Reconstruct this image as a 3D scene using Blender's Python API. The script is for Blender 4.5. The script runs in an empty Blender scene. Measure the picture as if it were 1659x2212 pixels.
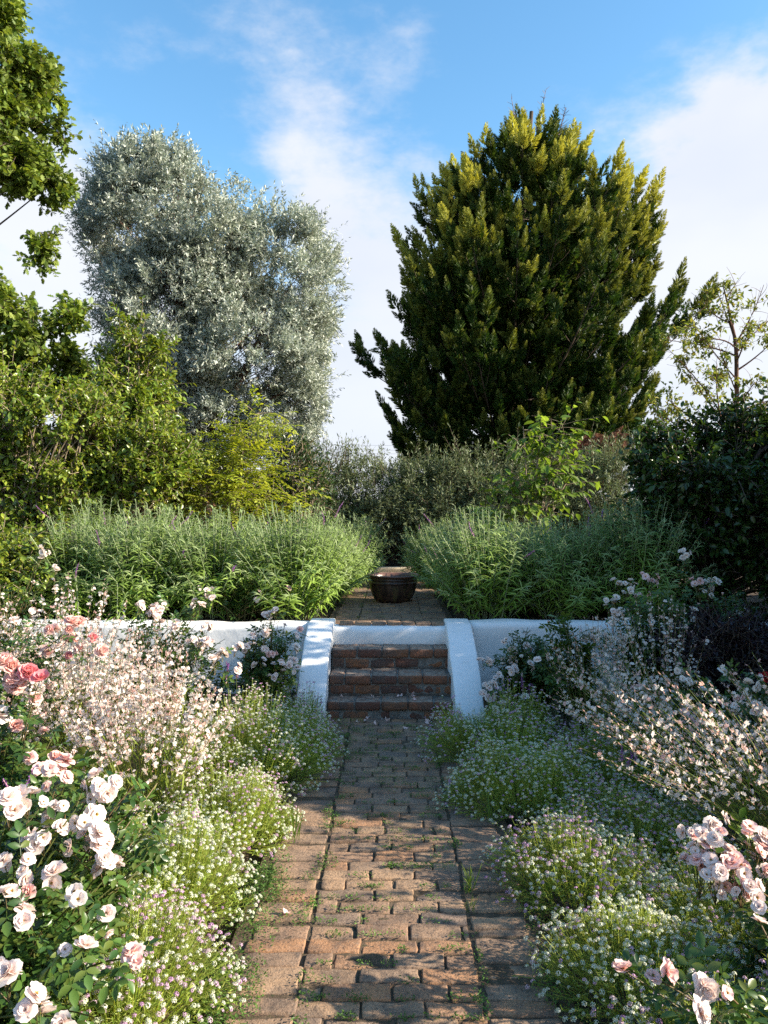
import bpy, math, random
import numpy as np
from mathutils import Vector, Matrix, noise as mnoise

scene = bpy.context.scene
COL = scene.collection
R_ = math.radians

# ------------------------------------------------------------------ camera
CAM_H = 1.61
PITCH, YAW = R_(0.0), R_(0.53)
cam = bpy.data.cameras.new("camera")
cam.sensor_fit = 'VERTICAL'; cam.sensor_height = 34.6; cam.sensor_width = 26.0
cam.lens = 26.0
cam.clip_start = 0.05; cam.clip_end = 3000
camo = bpy.data.objects.new("camera", cam); COL.objects.link(camo)
camo.location = (0, 0, CAM_H)
camo.rotation_euler = (R_(90) - PITCH, 0, YAW)
scene.camera = camo

# ------------------------------------------------------------------ sun, sky, exposure
SUN_EL = R_(26)
SUN_AZ = R_(99)          # clockwise from +Y (90 = from the right, more = slightly behind the camera)
SUN_STRENGTH = 5.0
SKY_STRENGTH = 0.072
EXPOSURE = 1.4
sun_dir = Vector((math.sin(SUN_AZ) * math.cos(SUN_EL), math.cos(SUN_AZ) * math.cos(SUN_EL), math.sin(SUN_EL)))
sl = bpy.data.lights.new("sun", 'SUN'); sl.energy = SUN_STRENGTH; sl.angle = R_(0.5); sl.color = (1.0, 0.885, 0.71)
so = bpy.data.objects.new("sun", sl); COL.objects.link(so)
so.rotation_euler = sun_dir.to_track_quat('Z', 'Y').to_euler()
so.location = (20, 0, 20)

scene.view_settings.view_transform = 'Standard'
scene.view_settings.look = 'None'
scene.view_settings.exposure = EXPOSURE
scene.view_settings.gamma = 1.0
scene.cycles.max_bounces = 7
scene.cycles.diffuse_bounces = 3
scene.cycles.glossy_bounces = 2
scene.cycles.transmission_bounces = 4
scene.cycles.caustics_reflective = False
scene.cycles.caustics_refractive = False
scene.cycles.use_denoising = False

F_PX = 26.0 / 34.6 * 2212.0
def ray(px, py):
    v = Vector(((px - 829.5) / F_PX, (1106.0 - py) / F_PX, -1.0))
    return camo.rotation_euler.to_matrix() @ v
def at(px, py, Y):
    """world point seen at (px,py) of the 1659x2212 picture at ground distance Y"""
    d = ray(px, py)
    t = Y / d.y
    return Vector((d.x * t, Y, CAM_H + d.z * t))

# planting-plan coordinates (x, y, z) -> world; the plan used shorter distances than the survey of the steps and path gave later
PLAN_Y = [0, 2.34, 2.87, 3.62, 4.16, 4.89, 5.35, 5.98, 6.6, 7.3, 8.2, 9.0, 10.0]
REAL_Y = [0, 2.41, 2.99, 3.85, 4.50, 5.41, 6.00, 6.85, 7.7, 8.8, 10.1, 11.2, 12.6]
def rr(y): return float(np.interp(y, PLAN_Y, REAL_Y)) / y
def rm(x, y, z=0.0):
    k = rr(y); a = math.atan2(1.75 - z, y) - R_(3.1)
    d = y * k
    return Vector((x * k * (1.0 + .0), d, CAM_H - d * math.tan(a)))

class NT:
    """small node-tree helper"""
    def __init__(s, tree):
        s.t = tree; s.n = tree.nodes; s.l = tree.links
    def node(s, typ, **kw):
        n = s.n.new(typ)
        for k, v in kw.items():
            if k.startswith('i_'):
                n.inputs[k[2:].replace('_', ' ')].default_value = v
            else:
                setattr(n, k, v)
        return n
    def link(s, a, b): s.l.new(a, b)
    def val(s, sock, v):
        if isinstance(v, bpy.types.NodeSocket): s.l.new(v, sock)
        else: sock.default_value = v
    def math(s, op, a, b=0.0, c=0.0, clamp=False):
        n = s.n.new('ShaderNodeMath'); n.operation = op; n.use_clamp = clamp
        s.val(n.inputs[0], a); s.val(n.inputs[1], b); s.val(n.inputs[2], c)
        return n.outputs[0]
    def vmath(s, op, a, b=(0, 0, 0)):
        n = s.n.new('ShaderNodeVectorMath'); n.operation = op
        s.val(n.inputs[0], a); s.val(n.inputs[1], b)
        return n
    def mix(s, f, a, b, mode='MIX'):
        n = s.n.new('ShaderNodeMix'); n.data_type = 'RGBA'; n.blend_type = mode
        s.val(n.inputs[0], f)
        s.val(n.inputs[6], a if isinstance(a, bpy.types.NodeSocket) else (*a[:3], 1))
        s.val(n.inputs[7], b if isinstance(b, bpy.types.NodeSocket) else (*b[:3], 1))
        return n.outputs[2]
    def smooth(s, v, lo, hi, a=0.0, b=1.0):
        n = s.n.new('ShaderNodeMapRange'); n.interpolation_type = 'SMOOTHSTEP'
        s.val(n.inputs[0], v); n.inputs[1].default_value = lo; n.inputs[2].default_value = hi
        n.inputs[3].default_value = a; n.inputs[4].default_value = b
        return n.outputs[0]
    def noise(s, vec, scale, detail=4.0, rough=0.55, dist=0.0, col=False):
        n = s.n.new('ShaderNodeTexNoise')
        if vec is not None: s.l.new(vec, n.inputs['Vector'])
        n.inputs['Scale'].default_value = scale; n.inputs['Detail'].default_value = detail
        n.inputs['Roughness'].default_value = rough; n.inputs['Distortion'].default_value = dist
        return n.outputs['Color'] if col else n.outputs['Fac']
    def ramp(s, f, stops):
        n = s.n.new('ShaderNodeValToRGB'); e = n.color_ramp.elements
        while len(e) < len(stops): e.new(0.5)
        for k, (p, c) in enumerate(stops):
            e[k].position = p; e[k].color = (*c[:3], 1)
        s.val(n.inputs[0], f)
        return n.outputs[0]

world = bpy.data.worlds.new("World"); scene.world = world; world.use_nodes = True
wt = NT(world.node_tree)
for n in list(wt.n): wt.n.remove(n)
sky = wt.node('ShaderNodeTexSky', sky_type='NISHITA', sun_disc=False, sun_elevation=SUN_EL, sun_rotation=SUN_AZ,
              altitude=100.0, air_density=1.1, dust_density=0.6, ozone_density=1.6)
hs = wt.node('ShaderNodeHueSaturation'); hs.inputs['Hue'].default_value = 0.492; hs.inputs['Saturation'].default_value = 1.22; hs.inputs['Value'].default_value = 1.66
wt.link(sky.outputs[0], hs.inputs['Color'])
tc = wt.node('ShaderNodeTexCoord')
dirv = wt.vmath('NORMALIZE', tc.outputs['Generated']).outputs[0]
stretch = wt.vmath('MULTIPLY', dirv, (1.0, 1.0, 1.9)).outputs[0]
warp = wt.noise(stretch, 2.6, 6, 0.62, col=True)
wv = wt.vmath('SUBTRACT', warp, (0.5, 0.5, 0.5)).outputs[0]
wv = wt.vmath('MULTIPLY', wv, (0.34, 0.34, 0.26)).outputs[0]
wd = wt.vmath('ADD', dirv, wv).outputs[0]
sep = wt.node('ShaderNodeSeparateXYZ'); wt.link(wd, sep.inputs[0])
haze_f = wt.smooth(sep.outputs[2], 0.10, 0.42, 1.0, 0.0)
dens = wt.math('MULTIPLY', haze_f, 1.12)
def cloud_blob(px, py, r, amp):
    global dens
    d = ray(px, py).normalized()
    dist = wt.vmath('DISTANCE', wd, tuple(d)).outputs['Value']
    f = wt.smooth(dist, r * 0.15, r, amp, 0.0)
    dens = wt.math('ADD', dens, f)
for b in ((560, 300, .10, .30), (640, 330, .12, .26), (720, 370, .13, .28), (810, 460, .15, .34), (780, 330, .08, .06), (700, 480, .12, .2),
          (900, 150, .07, .20), (60, 430, .16, .35), (120, 560, .18, .35), (1570, 300, .14, .38), (1640, 370, .12, .4), (1560, 520, .17, .5), (1700, 470, .2, .45),
          (1450, 640, .2, .3), (1800, 600, .35, .4), (-300, 400, .4, .4), (830, 700, .2, .3), (560, 420, .09, -.3), (660, 520, .08, -.25), (1530, 420, .07, -.25), (900, 560, .1, .15)):
    cloud_blob(*b)
fb = wt.noise(wt.vmath('ADD', stretch, (3.1, 1.7, 0.4)).outputs[0], 6.5, 9, 0.62)
dens = wt.math('ADD', dens, wt.math('MULTIPLY', wt.math('SUBTRACT', fb, 0.5), 1.9))
cf = wt.smooth(dens, 0.05, 1.05, 0.0, 0.95)
cshade = wt.noise(wt.vmath('ADD', stretch, (7.0, 2.0, 0.9)).outputs[0], 3.0, 4, 0.5)
ccol = wt.mix(wt.smooth(cshade, 0.3, 0.7), (4.4, 4.65, 5.3), (5.1, 5.2, 5.5))
skyc = wt.mix(cf, hs.outputs[0], ccol)
bg = wt.node('ShaderNodeBackground'); bg.inputs['Strength'].default_value = SKY_STRENGTH
wt.link(skyc, bg.inputs['Color'])
wo = wt.node('ShaderNodeOutputWorld'); wt.link(bg.outputs[0], wo.inputs[0])
world.cycles.sampling_method = 'MANUAL'; world.cycles.sample_map_resolution = 512

# ------------------------------------------------------------------ geometry kit
def rng(seed): return np.random.default_rng(seed)
def nrm(a): return a / np.maximum(np.linalg.norm(a, axis=-1, keepdims=True), 1e-9)
def rdir(g, n): return nrm(g.normal(size=(n, 3)))
def frames(d, hint, s):
    """rotation*scale matrices: local X along d, local Z near hint"""
    d = nrm(np.asarray(d, float)); hint = np.broadcast_to(np.asarray(hint, float), d.shape)
    z = hint - (hint * d).sum(-1, keepdims=True) * d
    bad = np.linalg.norm(z, axis=-1) < 1e-4
    z = np.where(bad[:, None], np.cross(d, [0.31, 0.95, 0.1]), z); z = nrm(z)
    y = np.cross(z, d)
    s = np.asarray(s, float)
    if s.ndim == 0: s = np.full(len(d), s)
    if s.ndim == 1: s = np.stack([s, s, s], -1)
    return np.stack([d * s[:, :1], y * s[:, 1:2], z * s[:, 2:3]], -1)

class Tpl:
    def __init__(s, v, f, attr=None):
        s.v = np.array(v, float); s.loops = np.array([i for q in f for i in q], np.int64)
        s.sizes = np.array([len(q) for q in f], np.int64)
        s.attr = np.zeros(len(v)) if attr is None else np.array(attr, float)

class Geo:
    def __init__(s): s.V = []; s.L = []; s.S = []; s.A = []; s.M = []; s.n = 0
    def stamp(s, tpl, R, T, attr=None, mat=0):
        N = len(T)
        if N == 0: return
        k = len(tpl.v)
        v = np.einsum('nij,kj->nki', R, tpl.v) + np.asarray(T)[:, None, :]
        s.V.append(v.reshape(-1, 3))
        s.L.append((tpl.loops[None, :] + (np.arange(N) * k)[:, None]).reshape(-1) + s.n)
        s.S.append(np.tile(tpl.sizes, N)); s.M.append(np.full(N * len(tpl.sizes), mat))
        a = np.tile(tpl.attr, (N, 1))
        if attr is not None: a = a + np.asarray(attr)[:, None]
        s.A.append(a.reshape(-1)); s.n += N * k
    def raw(s, v, f, attr=0.0, mat=0):
        t = Tpl(v, f); s.stamp(t, np.eye(3)[None], np.zeros((1, 3)), np.array([attr]), mat)
    def tubes(s, P, Rr, sides=3, mat=0, attr=None):
        P = np.asarray(P, float); N, K, _ = P.shape
        if N == 0: return
        Rr = np.broadcast_to(np.asarray(Rr, float), (N, K))
        t = nrm(np.gradient(P, axis=1))
        ref = np.where(np.abs(t[:, :, 2:3]) > 0.9, np.array([1.0, 0, 0]), np.array([0, 0, 1.0]))
        a = nrm(np.cross(t, ref)); b = np.cross(t, a)
        th = np.arange(sides) / sides * 2 * np.pi
        ring = P[:, :, None, :] + Rr[:, :, None, None] * (a[:, :, None, :] * np.cos(th)[None, None, :, None] + b[:, :, None, :] * np.sin(th)[None, None, :, None])
        f = []
        for k in range(K - 1):
            for j in range(sides):
                j2 = (j + 1) % sides
                f.append((k * sides + j, k * sides + j2, (k + 1) * sides + j2, (k + 1) * sides + j))
        lp = np.array(f).reshape(-1)
        s.V.append(ring.reshape(-1, 3)); s.L.append((lp[None, :] + (np.arange(N) * K * sides)[:, None]).reshape(-1) + s.n)
        s.S.append(np.full(N * len(f), 4)); s.M.append(np.full(N * len(f), mat))
        av = np.zeros((N, K, sides)) if attr is None else np.broadcast_to(np.asarray(attr, float)[:, None, None], (N, K, sides))
        s.A.append(av.reshape(-1)); s.n += N * K * sides
    def mesh(s, name, mats, smooth=False):
        me = bpy.data.meshes.new(name)
        V = np.concatenate(s.V); L = np.concatenate(s.L); S = np.concatenate(s.S); A = np.concatenate(s.A); M = np.concatenate(s.M)
        me.vertices.add(len(V)); me.vertices.foreach_set('co', V.astype(np.float32).ravel())
        me.loops.add(len(L)); me.loops.foreach_set('vertex_index', L.astype(np.int32))
        me.polygons.add(len(S)); me.polygons.foreach_set('loop_start', (np.cumsum(S) - S).astype(np.int32))
        me.polygons.foreach_set('loop_total', S.astype(np.int32))
        me.polygons.foreach_set('material_index', M.astype(np.int32))
        me.polygons.foreach_set('use_smooth', np.full(len(S), smooth))
        at_ = me.attributes.new('tip', 'FLOAT', 'POINT'); at_.data.foreach_set('value', A.astype(np.float32))
        for m in (mats if isinstance(mats, (list, tuple)) else [mats]): me.materials.append(m)
        me.update(calc_edges=True)
        return me
    def obj(s, name, mats, parent=None, smooth=False):
        o = bpy.data.objects.new(name, s.mesh(name, mats, smooth)); COL.objects.link(o)
        if parent is not None: o.parent = parent
        return o

def tag(o, label=None, cat=None, group=None, kind=None):
    if label: o['label'] = label
    if cat: o['category'] = cat
    if group: o['group'] = group
    if kind: o['kind'] = kind
    return o
def thing(name, loc, label, cat, group=None, rz=0.0):
    o = bpy.data.objects.new(name, None); COL.objects.link(o)
    o.location = loc; o.rotation_euler = (0, 0, rz); o.empty_display_size = 0.1
    return tag(o, label, cat, group)
def copy_tree(o, loc, rz, label, sc=1.0):
    c = o.copy(); COL.objects.link(c); c.location = loc; c.rotation_euler = (0, 0, rz); c.scale = (sc,) * 3
    if label: c['label'] = label
    for ch in [x for x in COL.objects if x.parent == o]:
        d = ch.copy(); COL.objects.link(d); d.parent = c
    return c
def bez(A, B, C, K):
    t = np.linspace(0, 1, K)[None, :, None]
    return (1 - t) ** 2 * A[:, None] + 2 * t * (1 - t) * B[:, None] + t * t * C[:, None]

# ------------------------------------------------------------------ materials
def new_mat(name):
    m = bpy.data.materials.new(name); m.use_nodes = True
    t = NT(m.node_tree)
    for n in list(t.n): t.n.remove(n)
    out = t.node('ShaderNodeOutputMaterial')
    return m, t, out
def leaf_mat(name, cols, tipc=None, rough=0.5, transl=0.35, spec=0.35, tcol=None, patch=0.35, backc=None):
    m, t, out = new_mat(name)
    geo = t.node('ShaderNodeNewGeometry')
    k = len(cols)
    c = t.ramp(geo.outputs['Random Per Island'], [(i / max(k - 1, 1), cols[i]) for i in range(k)])
    tcn = t.node('ShaderNodeTexCoord')
    nz = t.noise(tcn.outputs['Object'], 2.2, 2, 0.5)
    c = t.mix(1.0, c, t.ramp(nz, [(0.3, (1 - patch,) * 3), (0.7, (1 + patch * 0.6,) * 3)]), 'MULTIPLY')
    if tipc is not None:
        a = t.node('ShaderNodeAttribute', attribute_name='tip')
        c = t.mix(t.math('MULTIPLY', a.outputs['Fac'], 1.0, clamp=True), c, tipc)
    if backc is not None:
        c = t.mix(t.math('MULTIPLY', geo.outputs['Backfacing'], 0.8), c, backc)
    p = t.node('ShaderNodeBsdfPrincipled')
    t.link(c, p.inputs['Base Color']); p.inputs['Roughness'].default_value = rough
    p.inputs['Specular IOR Level'].default_value = spec
    tr = t.node('ShaderNodeBsdfTranslucent')
    tc_ = t.mix(1.0, c, tcol or (1.35, 1.25, 0.55), 'MULTIPLY')
    t.link(tc_, tr.inputs['Color'])
    mx = t.node('ShaderNodeMixShader'); mx.inputs[0].default_value = transl
    t.link(p.outputs[0], mx.inputs[1]); t.link(tr.outputs[0], mx.inputs[2]); t.link(mx.outputs[0], out.inputs[0])
    return m
def petal_mat(name, c0, c1, base, transl=0.35):
    m, t, out = new_mat(name)
    geo = t.node('ShaderNodeNewGeometry'); oi = t.node('ShaderNodeObjectInfo')
    f = t.math('MULTIPLY', t.math('ADD', geo.outputs['Random Per Island'], oi.outputs['Random']), 0.5)
    c = t.mix(f, c0, c1)
    a = t.node('ShaderNodeAttribute', attribute_name='tip')
    c = t.mix(t.math('MULTIPLY', a.outputs['Fac'], 1.0, clamp=True), c, base)
    p = t.node('ShaderNodeBsdfPrincipled'); t.link(c, p.inputs['Base Color'])
    p.inputs['Roughness'].default_value = 0.55; p.inputs['Specular IOR Level'].default_value = 0.2
    tr = t.node('ShaderNodeBsdfTranslucent'); t.link(t.mix(1.0, c, (1.05, 0.92, 0.88), 'MULTIPLY'), tr.inputs['Color'])
    mx = t.node('ShaderNodeMixShader'); mx.inputs[0].default_value = transl
    t.link(p.outputs[0], mx.inputs[1]); t.link(tr.outputs[0], mx.inputs[2]); t.link(mx.outputs[0], out.inputs[0])
    return m
def rough_mat(name, c0, c1, scale=8.0, rough=0.85, bump=0.3, c2=None, spec=0.25, bscale=None):
    m, t, out = new_mat(name)
    tcn = t.node('ShaderNodeTexCoord')
    nz = t.noise(tcn.outputs['Object'], scale, 6, 0.65)
    c = t.ramp(nz, [(0.32, c0), (0.68, c1)])
    if c2 is not None:
        n2 = t.noise(tcn.outputs['Object'], scale * 5, 4, 0.6)
        c = t.mix(t.smooth(n2, 0.55, 0.7), c, c2)
    p = t.node('ShaderNodeBsdfPrincipled'); t.link(c, p.inputs['Base Color']); p.inputs['Roughness'].default_value = rough
    p.inputs['Specular IOR Level'].default_value = spec
    if bump:
        b = t.node('ShaderNodeBump'); b.inputs['Strength'].default_value = bump; b.inputs['Distance'].default_value = 0.01
        t.link(t.noise(tcn.outputs['Object'], bscale or scale * 6, 6, 0.7), b.inputs['Height']); t.link(b.outputs[0], p.inputs['Normal'])
    t.link(p.outputs[0], out.inputs[0])
    return m

M_SOIL = rough_mat('bed_soil', (0.035, 0.024, 0.016), (0.10, 0.07, 0.045), 14, 0.95, 0.8, (0.16, 0.11, 0.07))
M_JOINT = rough_mat('joint_soil', (0.05, 0.036, 0.024), (0.15, 0.105, 0.068), 20, 0.95, 0.6, (0.03, 0.045, 0.015))
M_BARK = rough_mat('brown_bark', (0.05, 0.035, 0.025), (0.13, 0.10, 0.075), 6, 0.9, 0.8)
M_TWIG = rough_mat('pale_twig', (0.16, 0.12, 0.08), (0.30, 0.24, 0.17), 10, 0.8, 0.3)
M_REDBARK = rough_mat('reddish_bark', (0.07, 0.035, 0.022), (0.16, 0.08, 0.05), 5, 0.85, 0.6)
M_GSTEM = leaf_mat('green_stem', [(0.10, 0.16, 0.035), (0.16, 0.22, 0.06)], transl=0.15)
M_ROSESTEM = leaf_mat('rose_cane', [(0.09, 0.12, 0.03), (0.16, 0.10, 0.05)], transl=0.05)

def brick_mat(name, cols, dark=0.5, lichen=0.3, top_pale=0.0):
    m, t, out = new_mat(name)
    geo = t.node('ShaderNodeNewGeometry'); tcn = t.node('ShaderNodeTexCoord')
    co = tcn.outputs['Object']
    k = len(cols)
    c = t.ramp(geo.outputs['Random Per Island'], [(i / (k - 1), cols[i]) for i in range(k)])
    off = t.vmath('ADD', co, (0, 0, 0)).outputs[0]
    n1 = t.noise(off, 7.0, 6, 0.7)
    c = t.mix(t.smooth(n1, 0.40, 0.68, 0.0, dark), c, (0.085, 0.065, 0.055))
    n2 = t.noise(co, 150.0, 3, 0.6)
    c = t.mix(t.smooth(n2, 0.52, 0.72, 0.0, 0.5), c, (0.30, 0.25, 0.20))
    n2b = t.noise(co, 95.0, 4, 0.7)
    c = t.mix(t.smooth(n2b, 0.50, 0.66, 0.0, 0.65), c, (0.05, 0.035, 0.03))
    n3 = t.noise(t.vmath('ADD', co, (3, 5, 7)).outputs[0], 16.0, 6, 0.75)
    c = t.mix(t.smooth(n3, 0.55, 0.72, 0.0, lichen), c, (0.32, 0.30, 0.27))
    if top_pale:  # paler tan on faces that point up, broken up by noise
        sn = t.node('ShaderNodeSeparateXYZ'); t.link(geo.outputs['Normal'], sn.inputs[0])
        up_f = t.math('MULTIPLY', t.smooth(sn.outputs[2], 0.75, 0.98), t.smooth(t.noise(co, 22.0, 5, 0.7), 0.35, 0.6, 0.15, top_pale))
        c = t.mix(up_f, c, (0.33, 0.26, 0.20))
    p = t.node('ShaderNodeBsdfPrincipled'); t.link(c, p.inputs['Base Color'])
    p.inputs['Roughness'].default_value = 0.88; p.inputs['Specular IOR Level'].default_value = 0.25
    b = t.node('ShaderNodeBump'); b.inputs['Strength'].default_value = 0.9; b.inputs['Distance'].default_value = 0.006
    hh = t.math('ADD', t.math('MULTIPLY', t.noise(co, 26, 5, 0.7), 1.2), t.math('MULTIPLY', t.noise(co, 120, 4, 0.7), 0.6))
    t.link(hh, b.inputs['Height']); t.link(b.outputs[0], p.inputs['Normal'])
    t.link(p.outputs[0], out.inputs[0])
    return m
M_PAVER = brick_mat('worn_paver', [(0.30, 0.19, 0.12), (0.27, 0.175, 0.115), (0.37, 0.19, 0.095), (0.28, 0.185, 0.125), (0.38, 0.24, 0.14), (0.22, 0.155, 0.115), (0.33, 0.21, 0.125), (0.29, 0.18, 0.11)], 0.75, 0.15)
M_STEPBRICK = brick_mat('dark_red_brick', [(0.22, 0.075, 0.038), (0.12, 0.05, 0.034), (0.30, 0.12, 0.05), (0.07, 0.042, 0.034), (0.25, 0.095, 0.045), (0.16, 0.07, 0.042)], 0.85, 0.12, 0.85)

def plaster_mat():
    m, t, out = new_mat('white_limewash')
    tcn = t.node('ShaderNodeTexCoord'); co = tcn.outputs['Object']
    c = t.ramp(t.noise(co, 3.0, 5, 0.6), [(0.3, (0.72, 0.71, 0.69)), (0.7, (0.84, 0.84, 0.83))])
    c = t.mix(t.smooth(t.noise(co, 7.0, 6, 0.7), 0.56, 0.78, 0.0, 0.45), c, (0.50, 0.46, 0.40))
    c = t.mix(t.smooth(t.noise(co, 40.0, 5, 0.7), 0.66, 0.76, 0.0, 0.5), c, (0.40, 0.33, 0.26))
    sp_ = t.node('ShaderNodeSeparateXYZ'); t.link(co, sp_.inputs[0])
    low = t.math('ADD', t.smooth(sp_.outputs[2], 0.02, 0.16, 0.6, 0.0), t.math('MULTIPLY', t.math('SUBTRACT', t.noise(co, 12.0, 5, 0.7), 0.5), 0.8))
    c = t.mix(t.math('MULTIPLY', low, 0.6, clamp=True), c, (0.30, 0.25, 0.19))
    p = t.node('ShaderNodeBsdfPrincipled'); t.link(c, p.inputs['Base Color']); p.inputs['Roughness'].default_value = 0.8
    p.inputs['Specular IOR Level'].default_value = 0.2
    b = t.node('ShaderNodeBump'); b.inputs['Strength'].default_value = 0.35; b.inputs['Distance'].default_value = 0.008
    hh = t.math('ADD', t.noise(co, 14, 4, 0.5), t.math('MULTIPLY', t.noise(co, 60, 3, 0.6), 0.2))
    t.link(hh, b.inputs['Height']); t.link(b.outputs[0], p.inputs['Normal']); t.link(p.outputs[0], out.inputs[0])
    return m
M_PLASTER = plaster_mat()

# foliage colours
M_OAK = leaf_mat('oak_leaf', [(0.085, 0.15, 0.026), (0.16, 0.23, 0.04), (0.25, 0.31, 0.055), (0.12, 0.20, 0.045)], rough=0.45)
M_CAM = leaf_mat('camellia_leaf', [(0.08, 0.15, 0.022), (0.17, 0.25, 0.032), (0.27, 0.33, 0.04), (0.12, 0.20, 0.03), (0.33, 0.34, 0.045)], rough=0.32, spec=0.55, transl=0.3)
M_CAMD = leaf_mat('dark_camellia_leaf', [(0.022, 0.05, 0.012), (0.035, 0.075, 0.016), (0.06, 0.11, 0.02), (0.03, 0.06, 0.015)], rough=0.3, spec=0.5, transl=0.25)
M_YEL = leaf_mat('yellow_green_leaf', [(0.26, 0.34, 0.035), (0.35, 0.41, 0.045), (0.43, 0.46, 0.07)], rough=0.45, transl=0.45)
M_BRIGHT = leaf_mat('bright_green_leaf', [(0.10, 0.18, 0.03), (0.16, 0.26, 0.04), (0.22, 0.32, 0.06)], rough=0.4, transl=0.45)
M_SILVER = leaf_mat('silver_leaf', [(0.30, 0.35, 0.28), (0.44, 0.48, 0.41), (0.60, 0.63, 0.57), (0.19, 0.23, 0.17)], rough=0.5, spec=0.35, transl=0.18, tcol=(0.9, 1.0, 0.75), patch=0.25)
M_OLIVE = leaf_mat('grey_olive_leaf', [(0.10, 0.14, 0.06), (0.17, 0.21, 0.10), (0.25, 0.29, 0.17), (0.06, 0.09, 0.03)], rough=0.5, transl=0.25, tcol=(1.1, 1.1, .7))
M_CYP = leaf_mat('cypress_spray', [(0.018, 0.05, 0.010), (0.032, 0.078, 0.014), (0.06, 0.115, 0.02)], tipc=(0.54, 0.53, 0.10), rough=0.55, transl=0.22, spec=0.25, patch=0.4)
M_DEAD = leaf_mat('dead_spray', [(0.16, 0.07, 0.04), (0.26, 0.13, 0.08), (0.20, 0.10, 0.06)], rough=0.8, transl=0.15, tcol=(1.1, 1, .9))
M_SALV = leaf_mat('salvia_leaf', [(0.15, 0.25, 0.035), (0.23, 0.35, 0.05), (0.31, 0.43, 0.08)], tipc=(0.36, 0.42, 0.24), rough=0.6, spec=0.2, transl=0.35, tcol=(1.2, 1.25, .6), backc=(0.26, 0.36, 0.19))
M_SALVSTEM = leaf_mat('salvia_stem', [(0.24, 0.31, 0.15), (0.36, 0.41, 0.24)], transl=0.1)
M_ROSEL = leaf_mat('rose_leaf', [(0.03, 0.075, 0.018), (0.05, 0.11, 0.022), (0.085, 0.16, 0.03), (0.12, 0.15, 0.03)], rough=0.35, spec=0.5, transl=0.3)
M_PURPLE = leaf_mat('dark_purple_leaf', [(0.018, 0.010, 0.014), (0.035, 0.014, 0.022), (0.03, 0.02, 0.02)], rough=0.4, transl=0.15, tcol=(1.4, .7, .8))
M_ALYL = leaf_mat('alyssum_leaf', [(0.18, 0.28, 0.045), (0.29, 0.39, 0.07), (0.40, 0.47, 0.12), (0.26, 0.25, 0.07)], rough=0.6, transl=0.4, spec=0.2)
M_ALYF = leaf_mat('alyssum_floret', [(0.52, 0.58, 0.38), (0.68, 0.71, 0.55), (0.76, 0.75, 0.66)], tipc=(0.50, 0.27, 0.48), rough=0.6, transl=0.3, spec=0.15, tcol=(1, 1, .9), patch=0.08)
M_GAUP = leaf_mat('gaura_petal', [(0.87, 0.79, 0.74), (0.88, 0.85, 0.80), (0.87, 0.70, 0.65)], tipc=(0.78, 0.40, 0.34), rough=0.6, transl=0.5, spec=0.15, tcol=(1.05, 1.0, .95), patch=0.06)
M_GAUS = leaf_mat('gaura_stem', [(0.16, 0.24, 0.05), (0.24, 0.31, 0.07), (0.26, 0.22, 0.08)], rough=0.6, transl=0.3)
M_WEED = leaf_mat('creeping_weed_leaf', [(0.06, 0.13, 0.025), (0.10, 0.20, 0.035), (0.15, 0.25, 0.05)], rough=0.5, transl=0.35)
M_GRASS = leaf_mat('grass_blade', [(0.12, 0.20, 0.03), (0.18, 0.27, 0.04)], rough=0.5, transl=0.4)
M_SPIKE = leaf_mat('purple_floret', [(0.20, 0.05, 0.30), (0.30, 0.10, 0.42), (0.36, 0.16, 0.40)], tipc=(0.45, 0.25, 0.30), rough=0.7, transl=0.2, tcol=(1, .8, 1.1))
M_PALE = petal_mat('pale_rose_petal', (0.87, 0.74, 0.68), (0.88, 0.82, 0.77), (0.87, 0.62, 0.50))
M_PINK = petal_mat('pink_rose_petal', (0.86, 0.57, 0.52), (0.88, 0.72, 0.66), (0.84, 0.44, 0.36))
M_PEACH = petal_mat('peach_rose_petal', (0.86, 0.52, 0.46), (0.88, 0.66, 0.60), (0.82, 0.38, 0.30))
M_HOT = petal_mat('deep_pink_rose_petal', (0.78, 0.26, 0.28), (0.86, 0.48, 0.48), (0.70, 0.14, 0.16))
M_RED = petal_mat('red_rose_petal', (0.42, 0.02, 0.03), (0.52, 0.04, 0.05), (0.3, 0.01, 0.02))
M_CREAM = petal_mat('white_rose_petal', (0.86, 0.78, 0.70), (0.88, 0.83, 0.77), (0.80, 0.72, 0.58))
M_STAMEN = leaf_mat('stamen', [(0.50, 0.30, 0.05), (0.65, 0.45, 0.10)], transl=0.1)

# ------------------------------------------------------------------ templates
def leaf2(L=1.0, W=0.45, fold=0.10, droop=0.10, p=0.45):
    """pointed leaf, length along X: 5 points, folded on its midrib"""
    return Tpl([(0, 0, 0), (p * L, W / 2, fold), (L, 0, -droop), (p * L, -W / 2, fold), (p * L, 0, 0)], [(0, 4, 2, 1), (0, 3, 2, 4)])
def leaf3(L=1.0, W=0.5, fold=0.10, droop=0.18):
    v = [(0, 0, 0)]
    for u, w in ((0.22, 0.78), (0.55, 1.0), (0.82, 0.55)):
        z = -droop * u * u
        v += [(u * L, w * W / 2, z + fold * w), (u * L, 0, z), (u * L, -w * W / 2, z + fold * w)]
    v.append((L, 0, -droop))
    f = [(0, 2, 1), (0, 3, 2), (1, 2, 5, 4), (2, 3, 6, 5), (4, 5, 8, 7), (5, 6, 9, 8), (7, 8, 10), (8, 9, 10)]
    return Tpl(v, f)
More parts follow.
